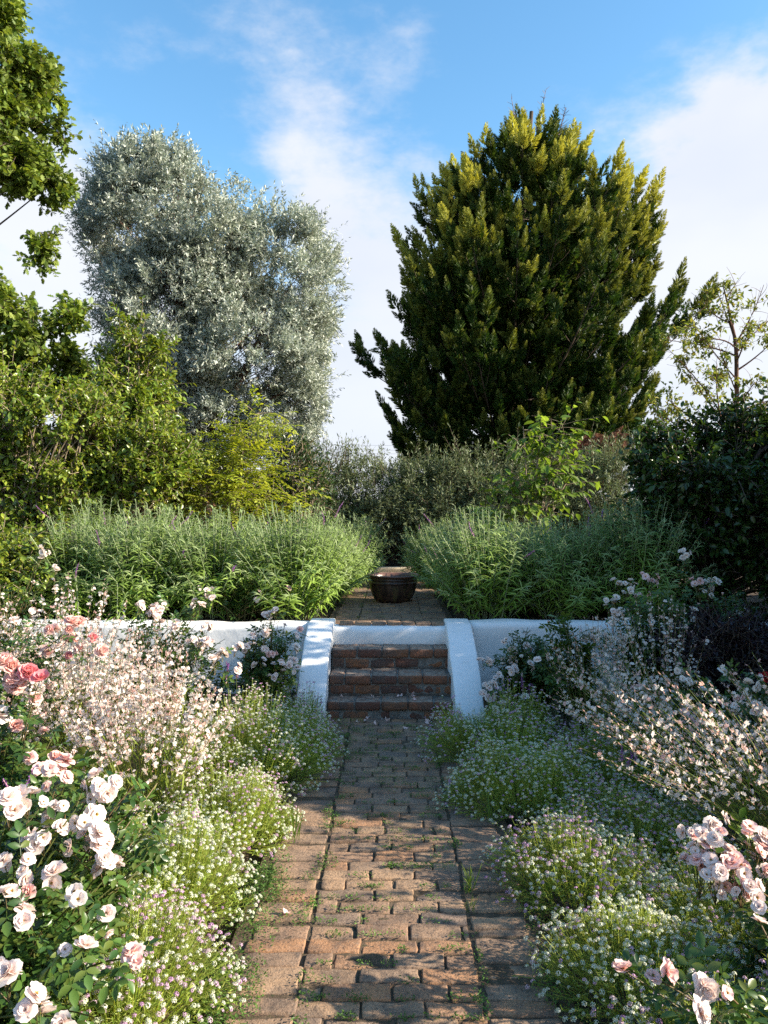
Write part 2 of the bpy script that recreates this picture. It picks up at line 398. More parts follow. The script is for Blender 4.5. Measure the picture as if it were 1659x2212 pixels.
def lobed(L=1.0, W=0.62):
    """oak-like lobed leaf as a fan"""
    pts = [(0, 0)]
    out = [(0.15, .12), (0.25, .42), (0.38, .22), (0.50, .55), (0.62, .28), (0.74, .42), (0.84, .2), (1.0, 0.0)]
    v = [(0.0, 0, 0)] + [(x * L, y * W, .06 * y) for x, y in out] + [(x * L, -y * W, .06 * y) for x, y in out[:-1]]
    up = list(range(1, 9)); dn = list(range(9, 16))
    return Tpl(v, [tuple([0] + up), tuple([0, 8] + dn[::-1])])
def archstrip(L=1.0, W=0.13, droop=0.75, seg=4):
    v = []; f = []
    for i in range(seg + 1):
        u = i / seg; ang = droop * u * 1.5
        x = L * (u - 0.25 * droop * u * u); z = -L * 0.62 * droop * u * u + 0.12 * L * u
        w = W * (0.5 + 1.2 * u - 1.7 * u * u * u + 0.0) if i < seg else 0.02 * W
        v += [(x, w / 2, z), (x, -w / 2, z)]
        if i: f.append((2 * i - 2, 2 * i - 1, 2 * i + 1, 2 * i))
    return Tpl(v, f)
def quadleaf(W=0.25):
    return Tpl([(0, 0, 0), (.45, W / 2, .03), (1, 0, 0), (.45, -W / 2, .03)], [(0, 3, 2, 1)])
def merge_tpl(items):
    """items: (tpl, 3x3, T, attr)"""
    V = []; F = []; A = []; n = 0
    for t, R, T, a in items:
        V.append(t.v @ np.asarray(R).T + np.asarray(T)); A.append(t.attr + a)
        i = 0
        for sz in t.sizes:
            F.append(tuple(int(x) + n for x in t.loops[i:i + sz])); i += sz
        n += len(t.v)
    return Tpl(np.concatenate(V), F, np.concatenate(A))
T_LEAF = leaf3(); T_LEAF2 = leaf2(); T_NARROW = leaf2(W=0.22, fold=0.03, droop=0.05); T_LOBED = lobed(); T_Q = quadleaf(); T_QW = quadleaf(0.5)

def petal_tpl(L, W, cup, curl, g):
    nu, nv = 5, 5
    v = []; a = []
    for i in range(nu):
        u = i / (nu - 1)
        for j in range(nv):
            s = (j / (nv - 1)) * 2 - 1
            uu = u * (1 - 0.16 * s * s * u) + 0.04 * math.cos(6 * s) * u
            w = W * 0.5 * (0.18 + 0.95 * math.sin(min(u * 1.25, 1.0) * math.pi / 2)) * (1 - 0.22 * max(u - .7, 0) / .3)
            z = cup * L * (s * s) * 0.35 * u + L * (0.25 * cup * u * u - curl * max(u - 0.55, 0) ** 2) + g.normal() * 0.018 * L * u
            v.append((uu * L, s * w, z)); a.append(max(0, 1 - u * 2.4) * 0.8)
    f = [(i * nv + j, (i + 1) * nv + j, (i + 1) * nv + j + 1, i * nv + j + 1) for i in range(nu - 1) for j in range(nv - 1)]
    return Tpl(v, f, a)
def Ry(a): c, s = math.cos(a), math.sin(a); return np.array([[c, 0, s], [0, 1, 0], [-s, 0, c]])
def Rz(a): c, s = math.cos(a), math.sin(a); return np.array([[c, -s, 0], [s, c, 0], [0, 0, 1]])
def Rx(a): c, s = math.cos(a), math.sin(a); return np.array([[1, 0, 0], [0, c, -s], [0, s, c]])
def bloom_mesh(name, rings, mat, seed, stamens=True):
    """rings: (count, length, width, tilt_deg, cup, curl, z)"""
    g = rng(seed); geo = Geo(); k = 0
    for (n, L, W, tilt, cup, curl, z) in rings:
        off = g.uniform(0, 6)
        for i in range(n):
            a = off + i * 2 * math.pi / n + g.normal() * 0.12
            t = petal_tpl(L * g.uniform(.88, 1.08), W * g.uniform(.9, 1.1), cup, curl * g.uniform(.4, 1.4), g)
            M = Rz(a) @ Ry(-R_(tilt + g.normal() * 7)) @ Rx(g.normal() * 0.14)
            geo.stamp(t, M[None], np.array([[0, 0, z + g.normal() * 0.001]]), None, 0)
    if stamens:
        n = 26; d = nrm(g.normal(size=(n, 3)) * [1, 1, .5] + [0, 0, 1.0])
        geo.stamp(T_QW, frames(d, rdir(g, n), 0.010), np.zeros((n, 3)) + [0, 0, .002], None, 1)
    # calyx
    th = np.arange(5) * 1.2566
    geo.stamp(T_QW, frames(np.stack([np.cos(th), np.sin(th), -th * 0 - .25], 1), (0, 0, 1), 0.016), np.zeros((5, 3)) - [0, 0, .003], None, 2)
    return geo.mesh(name, [mat, M_STAMEN, M_ROSEL], smooth=True)
OPEN_R = [(5, .036, .040, 14, .35, .5, 0), (5, .031, .034, 28, .5, .3, .002), (3, .022, .024, 50, .6, .1, .003)]
FLAT_R = [(5, .036, .040, 10, .25, .4, 0), (4, .030, .032, 22, .4, .2, .002)]
RUF_R = [(6, .040, .040, 12, .3, 1.4, 0), (5, .034, .036, 34, .5, 1.2, .002), (5, .027, .028, 55, .5, .8, .004)]
CAB_R = [(6, .044, .046, 8, .5, .9, 0), (6, .040, .042, 26, .7, .7, .003), (6, .034, .038, 42, .9, .4, .006), (5, .028, .032, 58, 1.0, .2, .008), (5, .021, .026, 72, 1.1, 0, .010), (4, .014, .02, 82, 1.1, 0, .010)]
BLOOMS = {
    'pale': [bloom_mesh('bloom', OPEN_R, M_PALE, 1), bloom_mesh('bloom', OPEN_R, M_PALE, 2), bloom_mesh('bloom', FLAT_R, M_PALE, 3), bloom_mesh('bloom', RUF_R, M_PALE, 4), bloom_mesh('bloom', RUF_R, M_PALE, 24), bloom_mesh('bloom', FLAT_R, M_PALE, 23)],
    'cream': [bloom_mesh('bloom', OPEN_R, M_CREAM, 5), bloom_mesh('bloom', RUF_R, M_CREAM, 6), bloom_mesh('bloom', FLAT_R, M_CREAM, 26)],
    'pink': [bloom_mesh('bloom', FLAT_R, M_PINK, 7), bloom_mesh('bloom', OPEN_R, M_PINK, 8), bloom_mesh('bloom', RUF_R, M_PINK, 9)],
    'peach': [bloom_mesh('bloom', CAB_R, M_PEACH, 10, False), bloom_mesh('bloom', CAB_R, M_PINK, 11, False)],
    'hot': [bloom_mesh('bloom', CAB_R, M_HOT, 12, False), bloom_mesh('bloom', OPEN_R, M_HOT, 13)],
    'red': [bloom_mesh('bloom', CAB_R, M_RED, 14, False)],
}
def bud_mesh():
    g = rng(3); geo = Geo()
    for a in range(5):
        t = petal_tpl(.020, .014, 1.2, -.5, g)
        geo.stamp(t, (Rz(a * 1.26) @ Ry(-R_(80)))[None], np.array([[.0, 0, 0]]) + (Rz(a * 1.26) @ np.array([.004, 0, 0]))[None], None, 0)
    geo.stamp(T_Q, frames(np.array([(math.cos(a), math.sin(a), 1.2) for a in np.arange(5) * 1.26]), (0, 0, 1), .02), np.zeros((5, 3)) - [0, 0, .004], None, 1)
    return geo.mesh('bud', [M_PINK, M_ROSEL], True)
BUD = bud_mesh()

# pinnate rose leaf: five leaflets
def pinnate(n_pairs=2, L=1.0, lw=.55, ll=.42):
    it = []
    for k in range(n_pairs):
        x = L * (0.30 + 0.36 * k)
        for s in (-1, 1):
            it.append((leaf3(W=lw), Rz(s * 1.15) * ll, (x, 0, 0), 0))
    it.append((leaf3(W=lw), np.eye(3) * ll * 1.15, (L * (0.30 + 0.36 * (n_pairs - 1) + .12), 0, 0), 0))
    it.append((Tpl([(0, .008, 0), (L * .8, .006, 0), (L * .8, -.006, 0), (0, -.008, 0)], [(0, 3, 2, 1)]), np.eye(3), (0, 0, 0), 0))
    return merge_tpl(it)
T_ROSELEAF = pinnate()
T_PINNATE = pinnate(4, 1.0, .42, .30)

# ------------------------------------------------------------------ ground sheet
ZT = 0.59            # height of the upper terrace
YW = 6.82            # front face of the retaining walls
def ground():
    def axis(parts):
        out = []
        for a, b, st in parts: out += list(np.arange(a, b, st))
        return np.array(out + [parts[-1][1]])
    xs = axis([(-900, -100, 160), (-100, -12, 11), (-12, -4, .8), (-4, 4, .09), (4, 12, .8), (12, 100, 11), (100, 900, 160)])
    ys = np.concatenate([axis([(-60, -2, 8), (-2, 0.8, .35), (0.8, 6.90, .09)])[:-1], [6.95, 6.98], axis([(7.06, 14, .16), (14, 40, 2), (40, 200, 20), (200, 1800, 200)])])
    X, Y = np.meshgrid(xs, ys)
    Z = np.zeros_like(X)
    for i in range(X.shape[0]):
        for j in range(X.shape[1]):
            x, y = X[i, j], Y[i, j]
            if abs(x) < 12 and -3 < y < 16:
                Z[i, j] = 0.05 * mnoise.noise((x * 1.3, y * 1.3, 0)) + 0.025 * mnoise.noise((x * 7, y * 7, 2)) + 0.01 * mnoise.noise((x * 19, y * 19, 3))
            if y < 6.96 and abs(x) < .80: Z[i, j] = -0.05
            if y > 6.965:
                Z[i, j] += ZT - 0.02
                if abs(x) < .62 and y < 13.5: Z[i, j] = ZT - 0.06
                if y > 30: Z[i, j] += (min(y, 400) - 30) * 0.0
    n, m = X.shape
    v = np.stack([X, Y, Z], -1).reshape(-1, 3)
    idx = np.arange(n * m).reshape(n, m)
    f = np.stack([idx[:-1, :-1], idx[:-1, 1:], idx[1:, 1:], idx[1:, :-1]], -1).reshape(-1, 4)
    g = Geo(); g.V.append(v); g.L.append(f.reshape(-1)); g.S.append(np.full(len(f), 4)); g.M.append(np.zeros(len(f))); g.A.append(np.zeros(len(v)))
    tag(g.obj('ground', M_SOIL, None, True), 'dark brown garden soil', None, None, 'structure')
ground()

# ------------------------------------------------------------------ bricks
def box_tpl(cx, cy, cz):
    """surface grid of the [-1,1] cube with given coordinates per axis"""
    idx = {}; V = []; F = []
    def vid(p):
        p = tuple(p)
        if p not in idx: idx[p] = len(V); V.append(p)
        return idx[p]
    axes = (cx, cy, cz)
    for ax in range(3):
        u, w = [a for a in range(3) if a != ax]
        for sgn in (-1, 1):
            for i in range(len(axes[u]) - 1):
                for j in range(len(axes[w]) - 1):
                    q = []
                    for (di, dj) in ((0, 0), (1, 0), (1, 1), (0, 1)):
                        p = [0, 0, 0]; p[ax] = sgn; p[u] = axes[u][i + di]; p[w] = axes[w][j + dj]
                        q.append(vid(p))
                    flip = (sgn > 0) ^ (ax == 1)
                    F.append(tuple(q) if flip else tuple(q[::-1]))
    return np.array(V, float), F
BV, BF = box_tpl([-1, -.93, -.6, -.2, .2, .6, .93, 1], [-1, -.86, -.3, .3, .86, 1], [-1, -.5, .5, 1])
BFt = Tpl(BV, BF)
def add_brick(geo, c, size, rot, r, amp, seed, tilt=(0, 0)):
    h = np.array(size) / 2
    p = BV * h
    inner = np.clip(p, -(h - r), h - r); d = p - inner
    dn = np.linalg.norm(d, axis=1, keepdims=True)
    p = inner + np.where(dn > 0, d / np.maximum(dn, 1e-9) * r, 0)
    for k in range(len(p)):
        q = p[k]; nn = Vector((q[0] * 14 + seed * 3.7, q[1] * 14 - seed * 1.3, q[2] * 14 + seed))
        w = mnoise.noise(nn); w2 = mnoise.noise(nn * 2.7)
        e = 1.0 + 1.6 * float(dn[k] > 0)
        p[k] = q + nrm(q / h) * (w * .7 + w2 * .5) * amp * e
    M = Rz(rot) @ Rx(tilt[0]) @ Ry(tilt[1])
    t = Tpl(p, []); t.loops = BFt.loops; t.sizes = BFt.sizes
    geo.stamp(t, M[None], np.array([c]))
def paving(name, y0, y1, ztop, seed, label):
    g = rng(seed); geo = Geo(); s = seed * 100
    y = y0
    row = 0
    while y < y1:
        d = 0.091 + g.normal() * 0.005
        runs = [(-.545 + g.normal() * .008, -.313 + g.normal() * .005), (.306 + g.normal() * .005, .545 + g.normal() * .008)]
        cuts = [-.31, -.10, .10, .305] if row % 2 == 0 else [-.31, -.205, 0.0, .205, .305]
        cuts = [c + (g.normal() * .012 if 0 < k < len(cuts) - 1 else g.normal() * .004) for k, c in enumerate(cuts)]
        if g.random() < .2: cuts = cuts[:1] + [c + .06 for c in cuts[1:-1]] + cuts[-1:]
        segs = [(cuts[k], cuts[k + 1], 0) for k in range(len(cuts) - 1)] + [(a, b, g.normal() * .02) for a, b in runs]
        for a, b, dy in segs:
            s += 1
            wdt = (b - a) - g.uniform(.005, .012)
            add_brick(geo, ((a + b) / 2, y + d / 2 + dy + g.normal() * .002, ztop - .03 + g.normal() * .0026), (wdt, d - g.uniform(.001, .007), .06), g.normal() * .012, .0042, .0042, s,
                      (g.normal() * .014, g.normal() * .007))
        y += d + 0.004
        row += 1
    o = geo.obj(name, M_PAVER, None, True); tag(o, label, None, None, 'structure')
    return o
paving('brick_path', 1.3, 5.96, 0.0, 1, 'worn brick path running to the steps')
paving('terrace_path', 7.04, 13.0, ZT, 2, 'worn brick path on the upper terrace')
gj = Geo()
for (y0, y1, z) in ((1.2, 6.02, -.0075), (7.02, 13.1, ZT - .0075)):
    nx, ny = 40, int((y1 - y0) / .03)
    X, Y = np.meshgrid(np.linspace(-.60, .60, nx), np.linspace(y0, y1, ny))
    Z = np.array([[z + .0055 * mnoise.noise((a * 30, b * 30, 0)) + .003 * mnoise.noise((a * 5, b * 5, 3)) for a, b in zip(ra, rb)] for ra, rb in zip(X, Y)])
    idx = np.arange(nx * ny).reshape(ny, nx); f = np.stack([idx[:-1, :-1], idx[:-1, 1:], idx[1:, 1:], idx[1:, :-1]], -1).reshape(-1, 4)
    gj.V.append(np.stack([X, Y, Z], -1).reshape(-1, 3)); gj.L.append(f.reshape(-1) + gj.n); gj.S.append(np.full(len(f), 4)); gj.M.append(np.zeros(len(f))); gj.A.append(np.zeros(nx * ny)); gj.n += nx * ny
tag(gj.obj('path_bedding', M_JOINT, None, True), 'dark soil in the joints of the brick path', None, None, 'structure')

# ------------------------------------------------------------------ steps, cheeks, walls
def steps():
    root = thing('brick_steps', (0.0, 6.0, 0), 'three dark red brick steps under a white plastered riser', 'steps')
    g = rng(5)
    # (front y, base z, top z) measured riser by riser, local to the root
    data = [(0.0, -.02, .136), (.20, .136, .296), (.476, .296, .46)]
    fronts = [d[0] for d in data] + [.73]
    s = 900
    for k, (yf, z0, z1) in enumerate(data):
        geo = Geo()
        mortar_d = fronts[k + 1] - yf + .06
        v, f = BV.copy(), BF
        # mortar core
        core = Tpl(BV * np.array([.50, mortar_d / 2, (z1 - z0 + .02) / 2 - .006]), BF)
        geo.stamp(core, np.eye(3)[None], np.array([[0, yf + mortar_d / 2 + .012, (z0 + z1) / 2 - .014]]), None, 1)
        # two courses
        h = (z1 - z0) / 2
        for c in range(2):
            x = -.50 + (0 if (c + k) % 2 else -.10)
            zc = z0 + h * (c + .5)
            while x < .50:
                w = .212 + g.normal() * .008
                a, b = max(x, -.50), min(x + w, .50)
                if b - a > .03:
                    s += 1
                    dep = .11 if c == 0 else fronts[k + 1] - yf + .02
                    add_brick(geo, ((a + b) / 2, yf + dep / 2 + (0.008 if c == 0 else -.006) + g.normal() * .003, zc + g.normal() * .002), (b - a - .012, dep, h - .010), g.normal() * .012, .010, .0045, s)
                x += w
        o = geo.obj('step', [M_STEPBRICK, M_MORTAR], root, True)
    # white plastered top riser
    geo = Geo()
    nx, nz = 40, 8; V = []; F = []
    prof = [(.742, .44), (.735, .47), (.732, .51), (.733, .555), (.739, .582), (.757, .596), (.80, .598), (.88, .598), (.94, .598), (.94, .44)]
    for i in range(nx + 1):
        x = -.52 + 1.04 * i / nx
        for (yy, zz) in prof:
            n = mnoise.noise((x * 5, yy * 6, zz * 8)); n2 = mnoise.noise((x * 17, yy * 17, zz * 17))
            V.append((x, yy + n * .010 + n2 * .004, zz + (n * .006 + n2 * .003) * (zz > .45)))
    m = len(prof)
    for i in range(nx):
        for j in range(m - 1): F.append((i * m + j, (i + 1) * m + j, (i + 1) * m + j + 1, i * m + j + 1))
    geo.raw(V, F)
    geo.obj('plastered_riser', M_PLASTER, root, True)
    # edging bricks laid on the riser
    geo = Geo(); x = -.47
    while x < .46:
        w = .12 + g.normal() * .02; s += 1
        add_brick(geo, (x + w / 2, .93 + g.normal() * .006, .606), (w - .012, .17, .028), g.normal() * .03, .007, .004, s); x += w
    geo.obj('edging', M_PAVER, root, True)
M_MORTAR = rough_mat('lime_mortar', (0.10, 0.085, 0.07), (0.26, 0.24, 0.21), 12, 0.95, 0.8)
steps()

def swept_wall(name, path, width, label, cat, parent=None, zb=-.1, axis='x', amp=1.0, seed=0, r=.05):
    """path: list of (x,y,ztop, widthscale); body swept along it with a rounded, hand-plastered top"""
    V = []; F = []; P = [Vector(p[:3]) for p in path]; K = len(P)
    for i, p in enumerate(P):
        t = (P[min(i + 1, K - 1)] - P[max(i - 1, 0)]); t.z = 0; t.normalize()
        sd = Vector((t.y, -t.x, 0)); w = width * path[i][3] / 2
        zt = p.z; sec = []
        for z in (0, .25, .5, .75, .9): sec.append((w, zb + (zt - r - zb) * z))
        for a in (0, 20, 40, 60, 80): sec.append((w - r + r * math.cos(R_(a)), zt - r + r * math.sin(R_(a))))
        for u in (.6, .2, -.2, -.6): sec.append(((w - r) * u, zt))
        for a in (100, 120, 140, 160, 180): sec.append((-w + r + r * math.cos(R_(a)), zt - r + r * math.sin(R_(a))))
        for z in (.9, .75, .5, .25, 0): sec.append((-w, zb + (zt - r - zb) * z))
        for (u, z) in sec:
            q = Vector((p.x, p.y, 0)) + sd * u; q.z = z
            n = mnoise.noise(Vector((q.x * 3 + seed, q.y * 3, q.z * 4))); n2 = mnoise.noise(Vector((q.x * 11, q.y * 11 + seed, q.z * 11)))
            d = (n * .016 + n2 * .006) * amp
            q += sd * (d * (1 if u > 0 else -1)); q.z += d * .6 if z > zb + .02 else 0
            V.append(tuple(q))
    m = len(V) // K
    for i in range(K - 1):
        for j in range(m - 1): F.append((i * m + j, i * m + j + 1, (i + 1) * m + j + 1, (i + 1) * m + j))
    F.append(tuple(range(m - 1, -1, -1))); F.append(tuple((K - 1) * m + j for j in range(m)))
    o = None
    me_o = Geo(); me_o.raw(V, F)
    o = me_o.obj(name, M_PLASTER, parent, True)
    return tag(o, label, cat)
def cheek(name, x0, x1, label, seed):
    """stair cheek from the wall down to the ground, x drifts outward"""
    path = []
    for i in range(34):
        u = i / 33
        y = 7.06 - 1.44 * u
        if y > 6.74: z = .635
        else:
            q = (6.74 - y) / (6.74 - 5.62); z = .635 - .60 * q + .05 * math.sin(q * math.pi)
        path.append((x0 + (x1 - x0) * u, y, z, 1.0))
    swept_wall(name, path, .224, label, 'stair cheek', seed=seed, r=.016, amp=.45)
cheek('stair_cheek', -.622, -.612, 'white plastered sloping cheek on the left side of the steps', 3)
cheek('stair_cheek', .592, .592, 'white plastered sloping cheek on the right side of the steps', 8)
def wall(xa, xb, label, seed):
    n = 90; path = []
    for i in range(n):
        x = xa + (xb - xa) * (i / (n - 1)); path.append((x, YW + .13,   .622 + .010 * math.sin(x * 1.7 + seed), 1.0))
    swept_wall('retaining_wall', path, .25, label, 'wall', seed=seed, amp=1.3, r=.055)
wall(-8.0, -.74, 'white plastered garden wall left of the steps behind the roses', 1)
wall(.71, 8.0, 'white plastered garden wall right of the steps, in blue shade', 5)

# ------------------------------------------------------------------ glazed pot
def pot():
    loc = at(849, 1292, 8.8); loc.z = ZT + .002
    root = thing('garden_pot', loc, 'wide dark brown glazed bowl pot standing on the upper brick path', 'pot')
    prof = [(0, 0), (.150, 0), (.164, .006), (.186, .04), (.206, .09), (.219, .14), (.226, .18), (.227, .196), (.233, .201), (.233, .209), (.226, .214), (.227, .232), (.233, .238), (.232, .246), (.227, .250),
            (.232, .262), (.246, .270), (.252, .278), (.250, .286), (.238, .289), (.226, .284), (.216, .262), (.205, .20), (.17, .10), (.0, .06)]
    prof = [(r * 1.20, z * 1.06) for r, z in prof]
    n = 72; V = []; F = []
    for (r, z) in prof:
        for k in range(n):
            a = 2 * math.pi * k / n; w = 1 + .006 * mnoise.noise((math.cos(a) * 2, math.sin(a) * 2, z * 9))
            V.append((r * w * math.cos(a), r * w * math.sin(a), z + .003 * math.sin(a * 2 + 1) * (z > .2)))
    for i in range(len(prof) - 1):
        for k in range(n):
            k2 = (k + 1) % n; F.append((i * n + k, i * n + k2, (i + 1) * n + k2, (i + 1) * n + k))
    m, t, out = new_mat('brown_glaze')
    tcn = t.node('ShaderNodeTexCoord'); co = tcn.outputs['Object']
    st = t.vmath('MULTIPLY', co, (1, 1, .22)).outputs[0]
    c = t.mix(t.smooth(t.noise(st, 16, 5, .6), .42, .62), (0.035, 0.020, 0.016), (0.10, 0.055, 0.036))
    sp_ = t.node('ShaderNodeSeparateXYZ'); t.link(co, sp_.inputs[0])
    c = t.mix(t.math('MULTIPLY', t.smooth(t.noise(st, 9, 4, .6), .50, .60), t.smooth(sp_.outputs[2], .15, .2, 1.0, 0.0)), c, (0.11, 0.085, 0.035))
    c = t.mix(t.smooth(sp_.outputs[2], .268, .278), c, (0.13, 0.065, 0.045))
    p = t.node('ShaderNodeBsdfPrincipled'); t.link(c, p.inputs['Base Color'])
    t.link(t.smooth(t.noise(co, 12, 5, .6), .3, .7, .22, .5), p.inputs['Roughness'])
    b = t.node('ShaderNodeBump'); b.inputs['Strength'].default_value = .25; t.link(t.noise(st, 30, 3, .6), b.inputs['Height']); b.inputs['Distance'].default_value = .005
    t.link(b.outputs[0], p.inputs['Normal']); t.link(p.outputs[0], out.inputs[0])
    g = Geo(); g.raw(V, F); g.obj('bowl', m, root, True)
    # rope band with small studs
    g = Geo(); s = 48
    th = np.linspace(0, 2 * np.pi, 193)
    g.tubes(np.stack([2.802e-1 * np.cos(th), 2.802e-1 * np.sin(th), .2178 + 0 * th], 1)[None], (.0042 + .0016 * np.sin(th * 48))[None], 6)
    g.obj('rope_band', m, root, True)
    g = Geo(); th = np.arange(n) / n * 2 * np.pi
    g.raw([(.254 * math.cos(a), .254 * math.sin(a), .235) for a in th], [tuple(range(n))])
    mw, t, out = new_mat('still_water'); p = t.node('ShaderNodeBsdfPrincipled'); p.inputs['Base Color'].default_value = (.012, .014, .010, 1); p.inputs['Roughness'].default_value = .04
    t.link(p.outputs[0], out.inputs[0]); g.obj('water', mw, root, True)
pot()
# a pale stone slab on the far path
def slab():
    g = Geo(); c = at(849, 1221, 13.2)
    add_brick(g, (c.x, 13.3, ZT + .012), (.80, .28, .10), 0, .02, .008, 77)
    tag(g.obj('stone_slab', rough_mat('pale_stone', (.34, .26, .17), (.50, .42, .30), 9, .9, .5), None, True), 'pale low stone slab lying across the terrace path behind the pot', 'stone slab')
slab()
# ================================================================== planting
# ------------------------------------------------------------------ foliage builders (all in the thing's local space)
def ell(px, py, rpx, rpy, D, rd):
    """ellipsoid whose picture-plane radii are given in picture pixels at distance D"""
    c = at(px, py, D); s = D / F_PX * 1.0
    return (c.x, c.y, c.z, rpx * s, rd, rpy * s)
def canopy(leaf, wood, ells, org, nclump, rc, ntwig, nleaf, tl, lscale, tpl, seed, up=.5, shell=.5, out_w=1.0, spread=1.0, ljit=.3, droop=0.0,
           wood_r=.006, limb_from=None, limb_r=.03, zmin=None, attr_fn=None, hint_up=1.0, every=1, zone=None, hole=None, limb_every=1):
    g = rng(seed); E = np.array(ells, float); O = np.array(org, float)
    vol = (E[:, 3] * E[:, 4] * E[:, 5]) ** (2 / 3); pk = vol / vol.sum()
    C = []; N = []
    tries = 0
    while len(C) < nclump and tries < nclump * 12:
        tries += 1
        k = g.choice(len(E), p=pk); d = nrm(g.normal(size=3)); rr = shell + (1 - shell) * g.random() ** .6
        p = E[k, :3] + d * E[k, 3:] * rr
        if zmin is not None and p[2] < zmin: continue
        q = ((p - E[:, :3]) / E[:, 3:]); q = np.sqrt((q ** 2).sum(1)); q[k] = 9
        if q.min() < shell * .9: continue
        if zone is not None and not zone(p): continue
        if hole is not None and mnoise.noise(Vector(p) * hole[0] + Vector((seed, 0, 0))) < hole[1]: continue
        nn = nrm(d / E[k, 3:])
        C.append(p); N.append(nn)
    C = np.array(C); N = np.array(N); m = len(C)
    size = g.uniform(.6, 1.3, m)
    ti = np.repeat(np.arange(m), ntwig); nt = len(ti)
    st = C[ti] + g.normal(size=(nt, 3)) * (rc * .38 * size[ti])[:, None]
    d = nrm(N[ti] * out_w + rdir(g, nt) * .95 + np.array([0, 0, up]))
    ln = tl * g.uniform(.55, 1.25, nt) * size[ti]
    en = st + d * ln[:, None] + np.array([0, 0, -droop]) * (ln ** 2)[:, None]
    if zmin is not None: en[:, 2] = np.maximum(en[:, 2], zmin)
    if wood is not None:
        sel = np.arange(0, nt, every)
        mid = (st[sel] + en[sel]) / 2 + g.normal(size=(len(sel), 3)) * ln[sel, None] * .06 + [0, 0, .0]
        wood.tubes(bez(st[sel] - O, mid - O, en[sel] - O, 4), np.linspace(1, .35, 4)[None] * wood_r, 3)
    tt = np.tile(np.linspace(.15, 1.0, nleaf), nt) + g.normal(size=nt * nleaf) * .05
    li = np.repeat(np.arange(nt), nleaf)
    base = st[li] + (en - st)[li] * tt[:, None]
    tdir = nrm(en - st)[li]
    rad = rdir(g, len(li)); rad = nrm(rad - (rad * tdir).sum(1, keepdims=True) * tdir)
    ld = nrm(tdir * (.45 + .5 * np.clip(tt, 0, 1))[:, None] + rad * spread + np.array([0, 0, -.15]))
    sc = lscale * g.uniform(1 - ljit, 1 + ljit, len(li))
    hint = np.array([0, 0, hint_up]) + g.normal(size=(len(li), 3)) * .55
    leaf.stamp(tpl, frames(ld, hint, sc), base - O, None if attr_fn is None else attr_fn(base, tt, g))
    if wood is not None and limb_from is not None:
        C = C[::limb_every]; A = limb_from(C, g); B = (A * .45 + C * .55) + g.normal(size=C.shape) * (.10 * np.linalg.norm(C - A, axis=1))[:, None] + np.array([0, 0, .12]) * np.linalg.norm(C - A, axis=1)[:, None] * .5 + g.normal(size=C.shape) * .08
        L = np.linalg.norm(C - A, axis=1)
        wood.tubes(bez(A - O, B - O, C - O, 8), (np.linspace(1, .22, 8)[None] * (limb_r * np.clip(L / L.max(), .35, 1))[:, None]), 5)
    return C
def trunk_geo(g, pts, radii, sides=9, seed=0):
    """one tapering bole through the points"""
    P = np.array(pts, float); t = np.linspace(0, 1, len(P)); tt = np.linspace(0, 1, 18)
    Q = np.stack([np.interp(tt, t, P[:, k]) for k in range(3)], 1); r = np.interp(tt, t, radii)
    r2 = rng(seed); Q[1:-1] += r2.normal(size=(16, 3)) * r[1:-1, None] * .14
    g.tubes(Q[None], (r * (1 + r2.normal(size=18) * .04))[None], sides)

def shrub(name, base, label, cat, ells, mat, tpl, lscale, nclump, rc, ntwig, nleaf, tl, seed, bark=None, stems=7, group=None, **kw):
    base = Vector(base); root = thing(name, base, label, cat, group)
    lf = Geo(); wd = Geo(); g0 = rng(seed + 1)
    def lim(C, g):
        i = g.integers(0, stems, len(C)); a = i * 6.283 / stems + .3
        h = np.clip((C[:, 2] - base.z) * .24, .05, None)
        r = .05 + .12 * h
        return np.stack([base.x + r * np.cos(a), base.y + r * np.sin(a), base.z + h], 1)
    C = canopy(lf, wd, ells, base, nclump, rc, ntwig, nleaf, tl, lscale, tpl, seed, limb_from=lim, zmin=base.z + .03, **kw)
    hmax = max(e[2] + e[5] for e in ells) - base.z
    for i in range(stems):
        a = i * 6.283 / stems + .3
        r1 = .05 + .12 * hmax * .24
        wd.tubes(np.array([[(.06 * math.cos(a), .06 * math.sin(a), -.05), (.07 * math.cos(a), .07 * math.sin(a), hmax * .12), (r1 * math.cos(a), r1 * math.sin(a), hmax * .24)]]), kw.get('limb_r', .03) * np.array([[1.1, 1.0, .9]]), 6)
    wd.obj('stem', bark or M_TWIG, root, True)
    lf.obj('foliage', mat, root, True)
    return root

